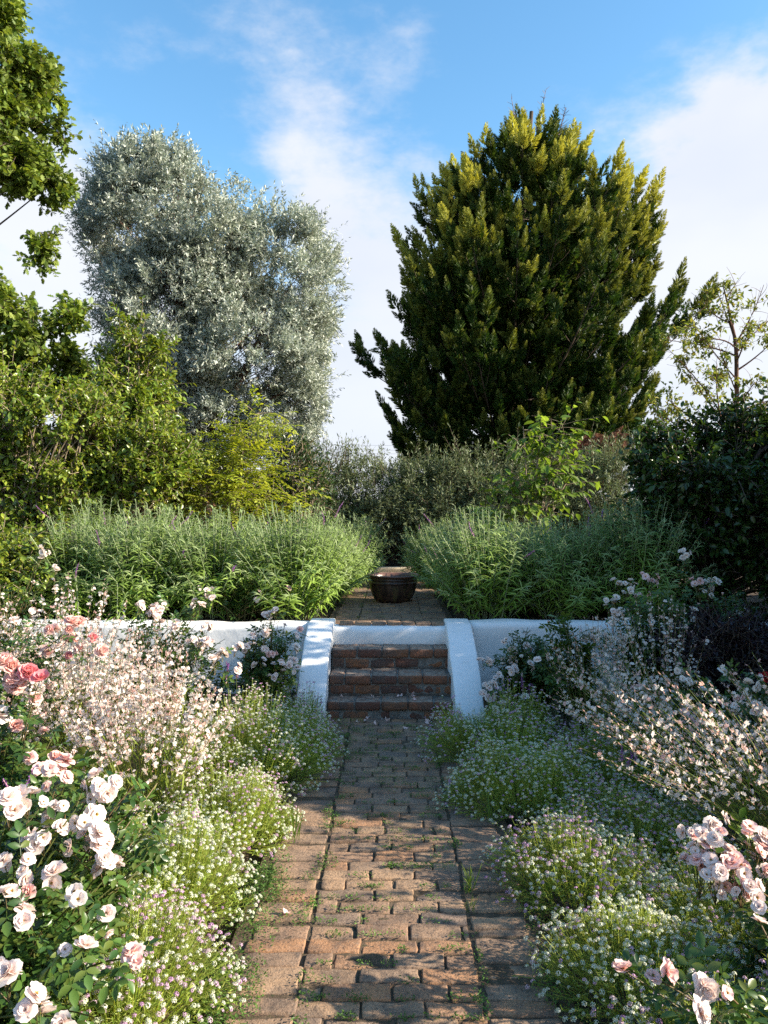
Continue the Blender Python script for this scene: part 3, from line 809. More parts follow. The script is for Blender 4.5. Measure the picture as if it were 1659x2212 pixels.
# ---- silver-leaved tree
T_SILV = leaf2(W=.30, fold=.03, droop=.05)
def silver_tree():
    D = 16.0
    b = Vector((at(455, 1010, D).x, D, ZT)); root = thing('silver_leaved_tree', b, 'tall silvery grey leaved tree with a leaning double-domed crown', 'tree')
    E = [ell(332, 415, 95, 88, D, 1.2), ell(300, 500, 105, 130, D, 1.2), ell(440, 530, 145, 130, D, 1.6), ell(610, 625, 118, 160, D, 1.4), ell(540, 770, 165, 190, D, 1.7),
         ell(380, 720, 145, 230, D, 1.6), ell(600, 870, 92, 110, D, 1.1), ell(450, 920, 120, 110, D, 1.2), ell(270, 640, 50, 90, D, .8), ell(400, 620, 150, 150, D, 1.5)]
    lf = Geo(); wd = Geo()
    tr = Geo()
    top = at(380, 470, D); mid = at(430, 760, D); low = at(450, 930, D)
    trunk_geo(tr, [(0, 0, -.1), low - b, mid - b, top - b], [.20, .17, .12, .04], 10, 3)
    br = at(600, 650, D + .1)
    trunk_geo(tr, [low - b, (low.lerp(br, .45)) - b + Vector((.1, 0, 0)), br - b], [.13, .09, .03], 8, 4)
    def lim(C, g):
        z = np.clip(C[:, 2] * .75 + .1, low.z * .9, top.z)
        z = z * g.uniform(.8, 1, len(C)); z = np.clip(z, low.z * .8, None)
        x = np.interp(z, [low.z, mid.z, top.z], [low.x, mid.x, top.x]); return np.stack([x, np.full(len(C), D), z], 1)
    canopy(lf, wd, E, b, 760, .30, 26, 16, .30, .088, T_SILV, 21, up=.75, hole=(.95, -.16), limb_every=4, shell=.60, limb_from=lim, limb_r=.018, spread=.8, every=3, wood_r=.003)
    canopy(lf, None, E, b, 260, .34, 18, 10, .30, .09, T_SILV, 22, up=.5, shell=.2, spread=.8)
    # long shoots that break the outline
    canopy(lf, None, E, b, 320, .25, 2, 16, .50, .080, T_SILV, 23, hole=(.95, -.06), up=.9, shell=.93, spread=.6)
    tr.obj('trunk', M_REDBARK, root, True); wd.obj('branches', M_REDBARK, root, True); lf.obj('crown', M_SILVER, root, False)
silver_tree()

# ---- golden cypress
def cypress():
    D = 20.0; k = D / F_PX
    b = Vector((at(1085, 1020, D).x, D, ZT)); root = thing('golden_cypress_tree', b, 'large dark green conifer with golden upswept branch tips', 'tree')
    rows = [(215, 1165, 40), (250, 1150, 135), (300, 1150, 215), (380, 1150, 262), (460, 1155, 285), (550, 1135, 300), (650, 1132, 328), (740, 1138, 300), (850, 1122, 282), (910, 1098, 262), (965, 1100, 235), (1000, 1105, 165)]
    rows += [(1030, 1105, 150)]
    zs = np.array([at(0, r[0], D).z for r in rows])[::-1]; xs = np.array([at(r[1], r[0], D).x for r in rows])[::-1]; rs = np.array([r[2] * k for r in rows])[::-1]
    g = rng(33); tr = Geo(); wd = Geo(); lf = Geo(); dd = Geo()
    tx = lambda z: np.interp(z, [ZT, 3, zs[-1]], [b.x, b.x + .1, at(1150, 240, D).x])
    zz = np.linspace(ZT - .1, zs[-1] - .4, 12)
    trunk_geo(tr, [(tx(z) - b.x, .05 * math.sin(z), z - b.z) for z in zz], np.interp(zz, [ZT, 3, 9], [.27, .22, .05]), 12, 5)
    # plume template: many thin spraylets along a tapering axis, tips paler
    def plume(seed, n=140):
        q = rng(seed); it = []
        s = q.random(n) ** .8; d = rdir(q, n); d[:, 0] = 0; d = nrm(d); 
        L = .06 + (1 - s) ** .8 * .27; r0 = (1 - s) * .05
        dirs = nrm(d * (.85 - .25 * s)[:, None] + np.array([.75, 0, 0]))
        G = Geo()
        for i in range(n):
            it.append((T_Q, frames(dirs[i:i + 1], q.normal(size=3), L[i])[0], np.array([s[i] * .92, 0, 0]) + d[i] * r0[i], .0 + max(0, s[i] - .55) * .8))
        return merge_tpl(it)
    PL = [plume(i) for i in range(5)]
    NL = 260
    stP, stD, stS, stA = [], [], [], []
    limbP = []; limbR = []; subP = []
    for i in range(NL):
        z1 = zs[0] + (zs[-1] - zs[0]) * ((i + g.random()) / NL) ** .9
        az = i * 2.39996 + g.normal() * .3; R = np.interp(z1, zs, rs) * g.choice([1.04, .98, .90, .78, 1.12, .6])
        cx = np.interp(z1, zs, xs); lowf = np.clip((z1 - zs[0]) / 3.5, 0, 1)
        z1 = z1 - .75 - .35 * g.random() - 1.0 * np.clip((z1 - 8.0) / 1.5, 0, 1); R *= .99
        if mnoise.noise((math.cos(az) * 1.6, math.sin(az) * 1.6, z1 * .75)) < -.18 and z1 < 8.5: R *= .84
        R *= .94 + .30 * mnoise.noise((math.cos(az) * 2.4 + 5, math.sin(az) * 2.4, z1 * 1.3))
        tip = np.array([cx + R * math.cos(az), D + R * .95 * math.sin(az), z1])
        z0 = max(.9, z1 - R * g.uniform(.10, .30) - lowf * R * .28); a = np.array([tx(z0), D, z0])
        ctrl = np.array([a[0] + (tip[0] - a[0]) * .62, a[1] + (tip[1] - a[1]) * .62, z0 + (z1 - z0) * (.15 - .25 * (1 - lowf))])
        P = bez(a[None], ctrl[None], tip[None], 12)[0]; limbP.append(P - b); limbR.append(np.linspace(1, .12, 12) * (.008 + .008 * R))
        T = nrm(np.gradient(P, axis=0)); outw = nrm(np.array([math.cos(az), math.sin(az), 0])); side = np.array([-math.sin(az), math.cos(az), 0])
        gold = np.clip((z1 - 6.0) / 3.2, 0, 1) ** 1.3
        ns = int(4 + R * 2.1)
        for j in range(ns):
            t = .22 + .78 * (j + g.random()) / ns if j < ns - 1 else .93
            q = np.array([np.interp(t * 11, range(12), P[:, c]) for c in range(3)])
            sd = (-1) ** j * g.uniform(.2, 1.0) if j < ns - 1 else 0
            d0 = nrm(T[min(int(t * 11), 11)] * .75 + side * sd + np.array([0, 0, g.uniform(-.1, .45)])); L = g.uniform(.45, 1.05) * (1.15 - .45 * t)
            d0[2] *= .45 + .55 * lowf; e = q + d0 * L + np.array([0, 0, L * (.10 + .22 * lowf)]); Q = bez(q[None], (q + d0 * L * .55)[None], e[None], 5)[0]; subP.append(Q - b)
            tq = nrm(np.gradient(Q, axis=0))
            npl = int(5 + 5 * L)
            for m_ in range(npl):
                u = g.uniform(.15, 1.0) if m_ else 1.0
                x = u * 3.999; lo = int(x); pt = Q[lo] * (1 - x + lo) + Q[min(lo + 1, 4)] * (x - lo) + g.normal(size=3) * .07 * (1.2 - u)
                dr = nrm(tq[lo] * .85 + np.array([0, 0, .30 + .25 * u]) + outw * .25 + g.normal(size=3) * (.42 if m_ else .12))
                stP.append(pt - b); stD.append(dr); stS.append(g.uniform(.26, .50) * (.8 + .3 * u) * (1.25 if not m_ else 1))
                outer = (t > .8) * (u > .7)
                stA.append(gold * (.04 + .96 * outer) * g.uniform(.4, 1.1) + .20 * outer * g.random())
    stP, stD, stS, stA = map(np.array, (stP, stD, stS, stA))
    v = g.integers(0, 5, len(stP)); S3 = np.stack([stS, stS * g.uniform(.8, 1.2, len(stS)), stS * g.uniform(.8, 1.2, len(stS))], 1)
    Rm = frames(stD, rdir(g, len(stD)), S3)
    for q in range(5):
        m = v == q; lf.stamp(PL[q], Rm[m], stP[m], stA[m])
    wd.tubes(np.array(limbP), np.array(limbR), 5); wd.tubes(np.array(subP), np.linspace(.009, .003, 5)[None], 3)
    # brown dead spray low on the right and bare leaders on the top
    c = at(1305, 968, D - 3.9)
    for i in range(46):
        p = np.array(c) + g.normal(size=3) * [.42, .3, .16]
        dd.stamp(PL[i % 5], frames(nrm(np.array([[.8, -.1, .45]]) + g.normal(size=(1, 3)) * .3), (0, 0, 1), .30), np.array([p - np.array(b)]), np.array([0.0]))
    A = np.array([[tx(3.0), D, 2.6]] * 5) - b; Cc = np.array([c] * 5) + g.normal(size=(5, 3)) * .3 - b
    wd.tubes(bez(A, (A + Cc) / 2 - [0, 0, .3], Cc, 8), np.linspace(1, .2, 8)[None] * .035, 5)
    mtw = rough_mat('grey_twig', (.14, .10, .10), (.24, .18, .17), 8, .9, 0)
    for (px0, py0, px1, py1) in ((1120, 330, 1105, 212), (1150, 340, 1180, 192), (1135, 320, 1130, 240), (1205, 300, 1222, 232)):
        p0, p1 = np.array(at(px0, py0, D - 1)), np.array(at(px1, py1, D - 1)); L = np.linalg.norm(p1 - p0)
        tg = Geo(); tg.tubes(bez((p0 - b)[None], ((p0 + p1) / 2 - b + g.normal(size=3) * .08)[None], (p1 - b)[None], 6), np.linspace(.018, .004, 6)[None], 4)
        n = 26; t = g.uniform(.25, 1, n); s0 = p0 + (p1 - p0) * t[:, None]; dv = nrm((p1 - p0) / L * .8 + rdir(g, n) * .8); s1 = s0 + dv * (.12 + .25 * (1 - t))[:, None]
        tg.tubes(bez(s0 - b, (s0 + s1) / 2 - b + g.normal(size=(n, 3)) * .02, s1 - b, 4), np.linspace(.006, .003, 4)[None], 3)
        tg.obj('bare_branch', mtw, root, False)
    tr.obj('trunk', M_BARK, root, True); wd.obj('branches', M_BARK, root, True); lf.obj('crown', M_CYP, root, False)
    o = dd.obj('dead_branch', M_DEAD, root, False); o['label'] = 'rust brown dead spray low on the right'
    return root
cypress()

# ---- oak on the left
def oak():
    D = 10.6
    b = Vector((-7.4, D, ZT)); root = thing('oak_tree', b, 'tall green oak with lobed leaves at the left edge, branches overhanging', 'tree')
    E = [ell(5, 45, 32, 45, D, .6), ell(125, 85, 36, 8, D, .2), ell(45, 165, 42, 40, D, .6), ell(95, 190, 22, 18, D, .3), ell(10, 260, 55, 50, D, .8), ell(122, 280, 14, 12, D, .2), ell(50, 365, 48, 34, D, .6), ell(118, 400, 14, 20, D, .2),
         ell(85, 520, 8, 26, D, .15), ell(-110, 150, 90, 140, D, 1.3), ell(15, 665, 45, 22, D, .6), ell(95, 715, 52, 32, D, .7), ell(165, 700, 16, 26, D, .3), ell(60, 800, 115, 65, D, 1.0),
         ell(-70, 800, 110, 100, D, 1.3)]
    lf = Geo(); wd = Geo(); tr = Geo()
    trunk_geo(tr, [(0, 0, -.1), (.1, 0, 3), (.3, .1, 6), (.6, 0, 9)], [.30, .24, .16, .06], 11, 9)
    def lim(C, g): z = np.clip(C[:, 2] - .5, 1.5, 8.5) * g.uniform(.7, 1, len(C)); return np.stack([b.x + .05 + z * .05, np.full(len(C), D), z], 1)
    canopy(lf, wd, E, b, 560, .17, 13, 10, .18, .088, T_LOBED, 41, up=.15, hole=(1.3, -.05), limb_every=9, shell=.35, limb_from=lim, limb_r=.028, spread=1.1, droop=.5, ljit=.35)
    tr.obj('trunk', M_BARK, root, True); wd.obj('branches', M_BARK, root, True); lf.obj('crown', M_OAK, root, False)
oak()

# ---- shrubs of the left background
shrub('camellia_tree', (at(290, 1100, 10.5).x, 10.5, ZT), 'conical glossy green camellia with pale stems rising in front of the silver tree', 'shrub',
      [ell(300, 745, 34, 60, 10.5, .3), ell(295, 830, 62, 90, 10.5, .5), ell(290, 930, 90, 110, 10.5, .7), ell(300, 1040, 110, 100, 10.5, .7)], M_CAM, T_LEAF, .072, 250, .22, 9, 8, .20, 51, hole=(1.6, -.25), up=.5, shell=.35, limb_r=.022, spread=.9)
shrub('camellia_bush', (at(60, 1100, 9.2).x, 9.2, ZT), 'broad yellow-green camellia bush with upright pale stems at the left edge', 'shrub',
      [ell(30, 930, 110, 110, 9.2, .6), ell(140, 960, 80, 110, 9.2, .6), ell(60, 1060, 150, 110, 9.2, .7), ell(-60, 980, 120, 150, 9.2, .7), ell(175, 880, 30, 45, 9.2, .3)], M_CAM, T_LEAF, .068, 330, .22, 9, 8, .22, 52, hole=(1.6, -.08), up=.6, shell=.35, limb_r=.022, spread=.9)
shrub('camellia_bush', (at(215, 1100, 9.7).x, 9.7, ZT), 'leafy green camellia bush with open twiggy top left of the yellow sapling', 'shrub',
      [ell(225, 960, 60, 100, 9.6, .5), ell(280, 1030, 90, 110, 9.6, .6), ell(350, 1010, 55, 90, 9.6, .5)], M_CAM, T_LEAF, .064, 230, .22, 9, 8, .20, 53, hole=(1.6, -.08), up=.6, shell=.35, limb_r=.02, spread=.9)
shrub('camellia_bush', (at(15, 1330, 7.6).x, 7.6, ZT), 'low golden green camellia beside the salvia at the left edge', 'shrub',
      [ell(10, 1160, 95, 110, 7.5, .5), ell(-40, 1250, 130, 120, 7.5, .5), ell(60, 1230, 60, 100, 7.6, .4)], M_CAM, T_LEAF, .060, 170, .2, 9, 8, .2, 54, hole=(1.6, -.08), up=.45, shell=.35, limb_r=.02, spread=.9)
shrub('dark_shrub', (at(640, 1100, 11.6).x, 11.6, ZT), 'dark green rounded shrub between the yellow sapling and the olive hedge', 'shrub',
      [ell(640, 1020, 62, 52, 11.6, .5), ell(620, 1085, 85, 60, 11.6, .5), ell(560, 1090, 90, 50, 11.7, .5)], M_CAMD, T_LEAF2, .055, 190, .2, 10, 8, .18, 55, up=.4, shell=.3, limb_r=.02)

def sapling(name, base, label, tips, mat, seed, tpl, ls, nl, bark=M_TWIG, tlen=.16, clump=.12, ntw=9, r0=.018, cat='sapling', drop=.2):
    """open young tree: a few stems, each ending in leaf clumps"""
    base = Vector(base); root = thing(name, base, label, cat)
    g = rng(seed); lf = Geo(); wd = Geo()
    T = np.array([t[:3] for t in tips], float); A = np.tile(np.array(base), (len(T), 1)) + g.normal(size=T.shape) * [.05, .05, 0]
    B = A * .5 + T * .5 + (T - A) * [-.22, -.22, .12]
    P = bez(A - base, B - base, T - base, 9)
    wd.tubes(P, np.linspace(1, .25, 9)[None] * r0, 5)
    for i in range(len(T)):
        m = int(ntw * (tips[i][3] if len(tips[i]) > 3 else 1))
        t = g.uniform(.62, 1.0, m); s0 = np.stack([np.interp(t * 8, range(9), P[i, :, c]) for c in range(3)], 1)
        dv = nrm(rdir(g, m) * [1, 1, .45] + [0, 0, .25]); ln = tlen * g.uniform(.6, 1.5, m); s1 = s0 + dv * ln[:, None]
        wd.tubes(bez(s0, (s0 + s1) / 2 + [0, 0, .03], s1, 4), np.linspace(.005, .002, 4)[None], 3)
        li = np.repeat(np.arange(m), nl); tt = np.tile(np.linspace(.35, 1.05, nl), m)
        bs = s0[li] + (s1 - s0)[li] * tt[:, None]
        rad = rdir(g, len(li)) * [1, 1, .35]
        lf.stamp(tpl, frames(nrm(dv[li] * .6 + rad * .9 - [0, 0, drop]), np.array([0, 0, 1.]) + g.normal(size=(len(li), 3)) * .3, ls * g.uniform(.7, 1.25, len(li))), bs)
    wd.obj('stem', bark, root, True); lf.obj('foliage', mat, root, True)
    return root
def tipsat(lst, D): return [tuple(at(x, y, D + dz)) + (m,) for x, y, dz, m in lst]
sapling('yellow_green_sapling', (at(478, 1110, 10.2).x, 10.2, ZT), 'slender sapling with yellow-green leaves in front of the silver tree',
        tipsat([(560, 890, 0, 1.4), (600, 905, .1, 1), (510, 905, 0, 1.2), (530, 940, -.1, 1.3), (480, 960, .1, 1), (560, 950, .2, 1), (440, 990, -.1, 1), (500, 1000, 0, 1.2), (400, 980, 0, 1), (385, 945, .1, .9), (420, 1020, -.2, 1),
                (600, 1050, -.1, 1), (640, 1070, .1, 1), (470, 1040, 0, 1), (530, 1060, 0, .9), (620, 1085, 0, .8), (400, 1040, .2, .9), (570, 1010, 0, .7)], 10.2), M_YEL, 61, T_PINNATE, .20, 4, ntw=12, tlen=.26)
sapling('bright_green_sapling', (at(1150, 1120, 11.0).x, 11.0, ZT), 'bright green leafy sapling standing in front of the cypress',
        tipsat([(1130, 920, 0, 1), (1170, 915, 0, 1.2), (1215, 905, 0, 1.2), (1245, 925, .1, 1), (1190, 950, 0, 1.2), (1225, 960, 0, 1), (1160, 985, 0, 1), (1200, 1000, .1, 1.1), (1120, 1030, -.1, 1.1), (1160, 1040, 0, 1), (1080, 1060, 0, 1),
                (1050, 1080, 0, .9), (1110, 1075, 0, 1.1), (1180, 1070, -.2, 1), (1225, 1040, 0, .8)], 11.0), M_BRIGHT, 62, T_LEAF, .13, 5, ntw=11, tlen=.38, drop=.45)

# ---- thin tree on the right
def thin_tree():
    D = 12.5
    b = Vector((at(1592, 900, D).x, D, ZT)); root = thing('thin_bare_tree', b, 'slender sparse tree with reddish trunk and thin tufts of leaves on the right', 'tree')
    g = rng(71); lf = Geo(); tr = Geo(); wd = Geo()
    trunk_geo(tr, [(0, 0, -.1), at(1592, 870, D) - b, at(1590, 740, D) - b, at(1568, 640, D) - b, at(1560, 612, D) - b], [.045, .038, .030, .014, .004], 8, 2)
    # limb: root px -> tip px, bare or leafy along it
    limbs = [((1590, 745), (1575, 690), (1545, 620), 1), ((1590, 740), (1625, 690), (1650, 615), .35), ((1592, 760), (1630, 715), (1665, 690), .8), ((1592, 755), (1560, 715), (1480, 745), 1), ((1592, 770), (1540, 745), (1440, 735), .7),
             ((1592, 800), (1640, 770), (1670, 735), .7), ((1592, 820), (1545, 770), (1500, 700), .9), ((1560, 900), (1530, 840), (1450, 760), .6), ((1560, 905), (1510, 850), (1475, 775), 1), ((1592, 880), (1615, 850), (1630, 825), .8),
             ((1540, 930), (1470, 890), (1440, 860), 1), ((1480, 930), (1440, 905), (1410, 880), 1), ((1592, 850), (1570, 800), (1550, 740), 1), ((1585, 700), (1545, 690), (1520, 655), .8), ((1592, 890), (1640, 870), (1680, 860), .9),
             ((1560, 912), (1545, 860), (1548, 790), 1), ((1592, 780), (1610, 740), (1620, 700), .8), ((1585, 720), (1560, 650), (1590, 612), .5)]
    for i, (p0, p1, p2, leafy) in enumerate(limbs):
        dz = g.normal() * .35
        a, m, c = np.array(at(*p0, D)), np.array(at(*p1, D + dz * .5)), np.array(at(*p2, D + dz))
        P = bez((a - b)[None], (m - b)[None], (c - b)[None], 10); wd.tubes(P, np.linspace(.016, .004, 10)[None], 4); P = P[0]
        n = 12; t = g.uniform(.3, 1, n); s0 = np.stack([np.interp(t * 9, range(10), P[:, k]) for k in range(3)], 1)
        dv = nrm(rdir(g, n) + nrm(P[-1] - P[0]) * .7); s1 = s0 + dv * g.uniform(.12, .40, n)[:, None]
        Q = bez(s0, (s0 + s1) / 2 + g.normal(size=(n, 3)) * .03, s1, 5); wd.tubes(Q, np.linspace(.0045, .0018, 5)[None], 3)
        k = int(6 * leafy)
        sel = g.permutation(n)[:k]
        for j in sel:
            q = 34; tt = g.uniform(.4, 1.05, q); bs = s0[j] + (s1 - s0)[j] * tt[:, None] + g.normal(size=(q, 3)) * .045
            lf.stamp(T_LEAF2, frames(nrm(rdir(g, q) + [0, 0, -.3]), np.array([0, 0, 1.]) + g.normal(size=(q, 3)) * .4, .095 * g.uniform(.6, 1.2, q)), bs)
    tr.obj('trunk', M_REDBARK, root, True); wd.obj('branches', M_REDBARK, root, True)
    lf.obj('crown', leaf_mat('thin_tree_leaf', [(.16, .23, .05), (.24, .30, .07), (.30, .27, .08), (.20, .28, .06)], transl=.45), root, True)
thin_tree()

# ---- dark camellia mass on the right, olive hedge at the back, far trees
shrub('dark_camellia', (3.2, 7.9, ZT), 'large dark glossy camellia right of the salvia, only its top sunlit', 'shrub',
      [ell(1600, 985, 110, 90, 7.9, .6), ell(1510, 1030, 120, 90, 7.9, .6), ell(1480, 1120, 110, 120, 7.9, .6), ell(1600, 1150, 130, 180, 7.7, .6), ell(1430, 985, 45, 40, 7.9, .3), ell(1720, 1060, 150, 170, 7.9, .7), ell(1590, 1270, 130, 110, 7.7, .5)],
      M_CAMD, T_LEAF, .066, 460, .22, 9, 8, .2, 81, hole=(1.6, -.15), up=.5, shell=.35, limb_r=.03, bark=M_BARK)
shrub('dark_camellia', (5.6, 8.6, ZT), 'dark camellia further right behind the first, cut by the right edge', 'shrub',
      [(5.5, 8.5, 1.9, 1.0, .8, 1.0), (5.6, 8.6, 1.1, 1.1, .9, .7)], M_CAMD, T_LEAF, .07, 150, .25, 9, 8, .2, 82, up=.5, shell=.35, limb_r=.03, bark=M_BARK)

def hedge():
    root = thing('olive_hedge', (0.0, 15.2, ZT), 'long grey-green hedge of narrow leaves closing the back of the garden', 'hedge')
    lf = Geo(); wd = Geo(); E = []
    for px, py, r in ((700, 1065, 75), (770, 1075, 75), (850, 1085, 90), (930, 1080, 85), (1010, 1075, 85), (1100, 1075, 85), (1190, 1070, 85), (1280, 1065, 90), (1360, 1060, 85)):
        E.append(ell(px, py, r, 88, 15.2, .7))
    for px in (700, 770, 940, 1010, 1100, 1200, 1300): E.append(ell(px, 1150, 80, 60, 15.0, .7))
    E.append(ell(860, 1120, 60, 50, 15.4, .6))
    O = (0, 15.2, ZT)
    def lim(C, g): return np.stack([C[:, 0] + g.normal(size=len(C)) * .15, np.full(len(C), 15.3), np.full(len(C), ZT)], 1)
    canopy(lf, wd, E, O, 800, .28, 12, 12, .26, .085, T_NARROW, 91, up=.7, shell=.35, spread=.8, zmin=ZT, limb_from=lim, limb_r=.02, every=5)
    canopy(lf, wd, [e for e in E[:9]], O, 120, .2, 3, 12, .5, .085, T_NARROW, 92, up=1.3, shell=.9, spread=.6, zmin=1.5, every=1)
    wd.obj('branches', M_BARK, root, True); lf.obj('foliage', M_OLIVE, root, False)
hedge()
def backing():
    # dense dark planting behind the hedge so no horizon shows under the trees
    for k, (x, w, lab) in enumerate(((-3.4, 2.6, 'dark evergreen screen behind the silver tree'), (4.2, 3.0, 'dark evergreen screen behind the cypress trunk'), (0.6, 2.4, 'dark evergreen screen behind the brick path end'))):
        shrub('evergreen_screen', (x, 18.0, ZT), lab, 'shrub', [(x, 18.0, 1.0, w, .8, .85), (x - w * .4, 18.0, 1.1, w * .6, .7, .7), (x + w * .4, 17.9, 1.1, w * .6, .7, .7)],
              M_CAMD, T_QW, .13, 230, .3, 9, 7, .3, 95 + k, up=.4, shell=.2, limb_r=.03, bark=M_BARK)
backing()
def far_trees():
    g = rng(99); lf = Geo()
    n = 90
    xs = np.linspace(-160, 160, n); 
    for i in range(n):
        c = np.array([xs[i] + g.normal() * 1.5, 190 + g.normal() * 8, 2.2]); q = 260; r = g.uniform(2.6, 4.2)
        d = rdir(g, q); p = c + d * np.array([r * 1.2, r, r * .62]) * g.uniform(.6, 1, q)[:, None]
        lf.stamp(T_QW, frames(nrm(d + rdir(g, q)), d, g.uniform(.8, 1.5, q)), p)
    tag(lf.obj('distant_treeline', leaf_mat('far_leaf', [(.10, .13, .04), (.15, .17, .06)], transl=.2), None, False), 'low olive treeline on the horizon', None, None, 'stuff')
far_trees()
for k, (py, lab) in enumerate(((962, 'upper thin power line crossing the sky gap'), (972, 'middle thin power line crossing the sky gap'), (980, 'lowest thin power line crossing the sky gap'))):
    g = Geo(); a, b_ = at(300, py - 8, 70), at(1500, py + 4, 72); m = (a + b_) / 2 - Vector((0, 0, .25))
    g.tubes(bez(np.array([a]), np.array([m]), np.array([b_]), 24), np.full((1, 24), .010), 4)
    tag(g.obj('power_line', rough_mat('wire', (.12, .12, .12), (.2, .2, .2), 4, .6, 0), None, True), lab, 'power line', 'power lines over the hedge')

# ---- shade-giving planting just outside the right edge
shrub('unseen_shrub', (4.5, 5.2, 0), 'tall dense shrub outside the right edge, shading the steps', 'shrub', [(4.5, 4.9, 1.6, .8, .9, 1.62), (4.5, 4.8, .8, .9, 1.0, .8), (4.6, 5.8, 1.6, .7, .7, 1.5), (4.4, 3.9, 1.15, .6, .7, 1.0), (4.5, 4.25, 1.5, .7, .6, 1.5)], M_CAMD, T_QW, .13, 500, .25, 12, 9, .25, 101, up=.4, shell=.25, limb_r=.03, bark=M_BARK)
shrub('unseen_shrub', (5.3, 6.75, 0), 'tallest dense shrub unseen beyond the right edge, added to shade the right salvia bank', 'shrub', [(5.3, 6.8, 1.75, .8, .8, 1.45), (5.3, 6.8, .8, .9, .8, .8), (5.5, 7.6, 1.6, .7, .5, 1.3)], M_CAMD, T_QW, .13, 330, .25, 12, 9, .25, 103, up=.4, shell=.25, limb_r=.03, bark=M_BARK)  # off-frame mass added to cast shade over the right salvia
shrub('unseen_shrub', (3.7, 2.0, 0), 'lower open shrub outside the right edge, dappling the near path', 'shrub', [(3.7, 2.7, .78, .5, .9, .72), (3.7, 1.2, .70, .5, .8, .66), (3.7, 3.7, .95, .5, .6, .85)], M_CAMD, T_QW, .10, 110, .25, 7, 6, .25, 102, up=.4, shell=.25, limb_r=.03, bark=M_BARK)

# ---- salvia bushes on the terrace
T_SALV = [archstrip(1, .12, 1.15), archstrip(1, .13, .85), archstrip(1, .11, 1.4)]
def salvia(loc, label, seed, H=.86, R=.60, n=150, spikes=1, group='silvery green salvia bushes on the terrace'):
    root = thing('salvia_bush', loc, label, 'salvia', group); g = rng(seed)
    lf = Geo(); sm = Geo()
    r = np.sqrt(g.random(n)) ; a = g.uniform(0, 6.283, n)
    A = np.stack([r * .24 * np.cos(a), r * .24 * np.sin(a), np.full(n, -.02)], 1)
    low = g.random(n) < .30; hh = H * (1.02 - .34 * r ** 3) * g.uniform(.80, 1.10, n) * np.where(low, g.uniform(.35, .7, n), 1); r = np.where(low, .75 + .4 * r, r)
    C = np.stack([r * R * np.cos(a + g.normal(size=n) * .2), r * R * np.sin(a), hh], 1)
    B = A * .6 + C * .4; B[:, 2] = hh * .62
    K = 9; P = bez(A, B, C, K); sm.tubes(P, np.linspace(.0062, .0034, K)[None], 3)
    npr = 18
    t = np.linspace(.14, 1.0, npr)
    for si in range(2):
        T = np.tile(t, n) + g.normal(size=n * npr) * .006; i = np.repeat(np.arange(n), npr)
        x = np.clip(T * (K - 1), 0, K - 1.001); lo = x.astype(int); fr = (x - lo)[:, None]
        p = P[i, lo] * (1 - fr) + P[i, lo + 1] * fr
        ax = nrm(P[i, lo + 1] - P[i, lo])
        ang = np.tile(np.arange(npr) * 1.5708, n) + np.repeat(g.uniform(0, 6.28, n), npr) + si * math.pi + g.normal(size=n * npr) * .25
        rd = np.stack([np.cos(ang), np.sin(ang), np.zeros_like(ang)], 1)
        tt = np.clip(T, 0, 1)
        d = nrm(rd * (1.0 - .35 * tt ** 4)[:, None] + ax * (.60 + .7 * tt ** 6)[:, None])
        ln = (.165 - .09 * tt ** 3) * g.uniform(.75, 1.2, len(i)) * (g.random(len(i)) < .30 + 1.1 * tt)
        v = g.integers(0, 3, len(i))
        F = frames(d, ax + [0, 0, .2], np.stack([ln, ln * 1.0, ln], 1))
        for q in range(3):
            m = (v == q) & (ln > 0); lf.stamp(T_SALV[q], F[m], p[m], tt[m] ** 5 * .75)
    sm.obj('stem', M_SALVSTEM, root, True); lf.obj('foliage', M_SALV, root, True)
    for s in range(spikes):
        j = int(g.integers(0, n)); flower_spike(root, P[j, -1], nrm(P[j, -1] - P[j, -2]), seed * 7 + s)
    return root
def flower_spike(root, p, d, seed, L=.17):
    g = rng(seed); f = Geo(); p = np.array(p); d = nrm(np.array(d) + g.normal(size=3) * .25)
    e = p + d * L * g.uniform(.7, 1.3); m = (p + e) / 2 + g.normal(size=3) * .015
    C = bez(p[None], m[None], e[None], 8); f.tubes(C, np.full((1, 8), .002), 3, 0, np.array([1.0]))
    n = 90; t = g.random(n); c = np.stack([np.interp(t * 7, range(8), C[0, :, k]) for k in range(3)], 1)
    f.stamp(T_QW, frames(nrm(rdir(g, n) + d * .5), rdir(g, n), .014 * (1.1 - .5 * t)), c, (t < .4) * .6)
    return f.obj('flower_spike', M_SPIKE, root, False)
# left bank: (x, y); right bank mirrored
left = [(-.97, 7.56, 'front row, nearest the path'), (-1.75, 7.55, 'front row, second from the path'), (-2.45, 7.60, 'front row, third from the path'), (-3.10, 7.70, 'front row, farthest from the path'),
        (-.92, 8.45, 'second row, beside the path'), (-1.75, 8.4, 'second row, second from the path'), (-2.5, 8.45, 'second row, third from the path'), (-.80, 9.4, 'third row, beside the path'), (-.66, 10.5, 'fourth row, beside the path'),
        (-1.6, 9.4, 'third row, second from the path'), (-.58, 11.6, 'farthest row, leaning over the path'), (-3.2, 8.5, 'second row, farthest from the path')]
right = [(.96, 7.52, 'front row, nearest the path'), (1.70, 7.55, 'front row, second from the path'), (2.4, 7.55, 'front row, against the dark camellia'), (.94, 8.4, 'second row, beside the path'), (1.75, 8.35, 'second row, second from the path'),
         (2.45, 8.3, 'second row, against the dark camellia'), (.84, 9.4, 'third row, beside the path'), (.70, 10.5, 'fourth row, beside the path'), (1.6, 9.4, 'third row, second from the path'), (.62, 11.6, 'farthest row, leaning over the path')]
protos = []
g = rng(7)
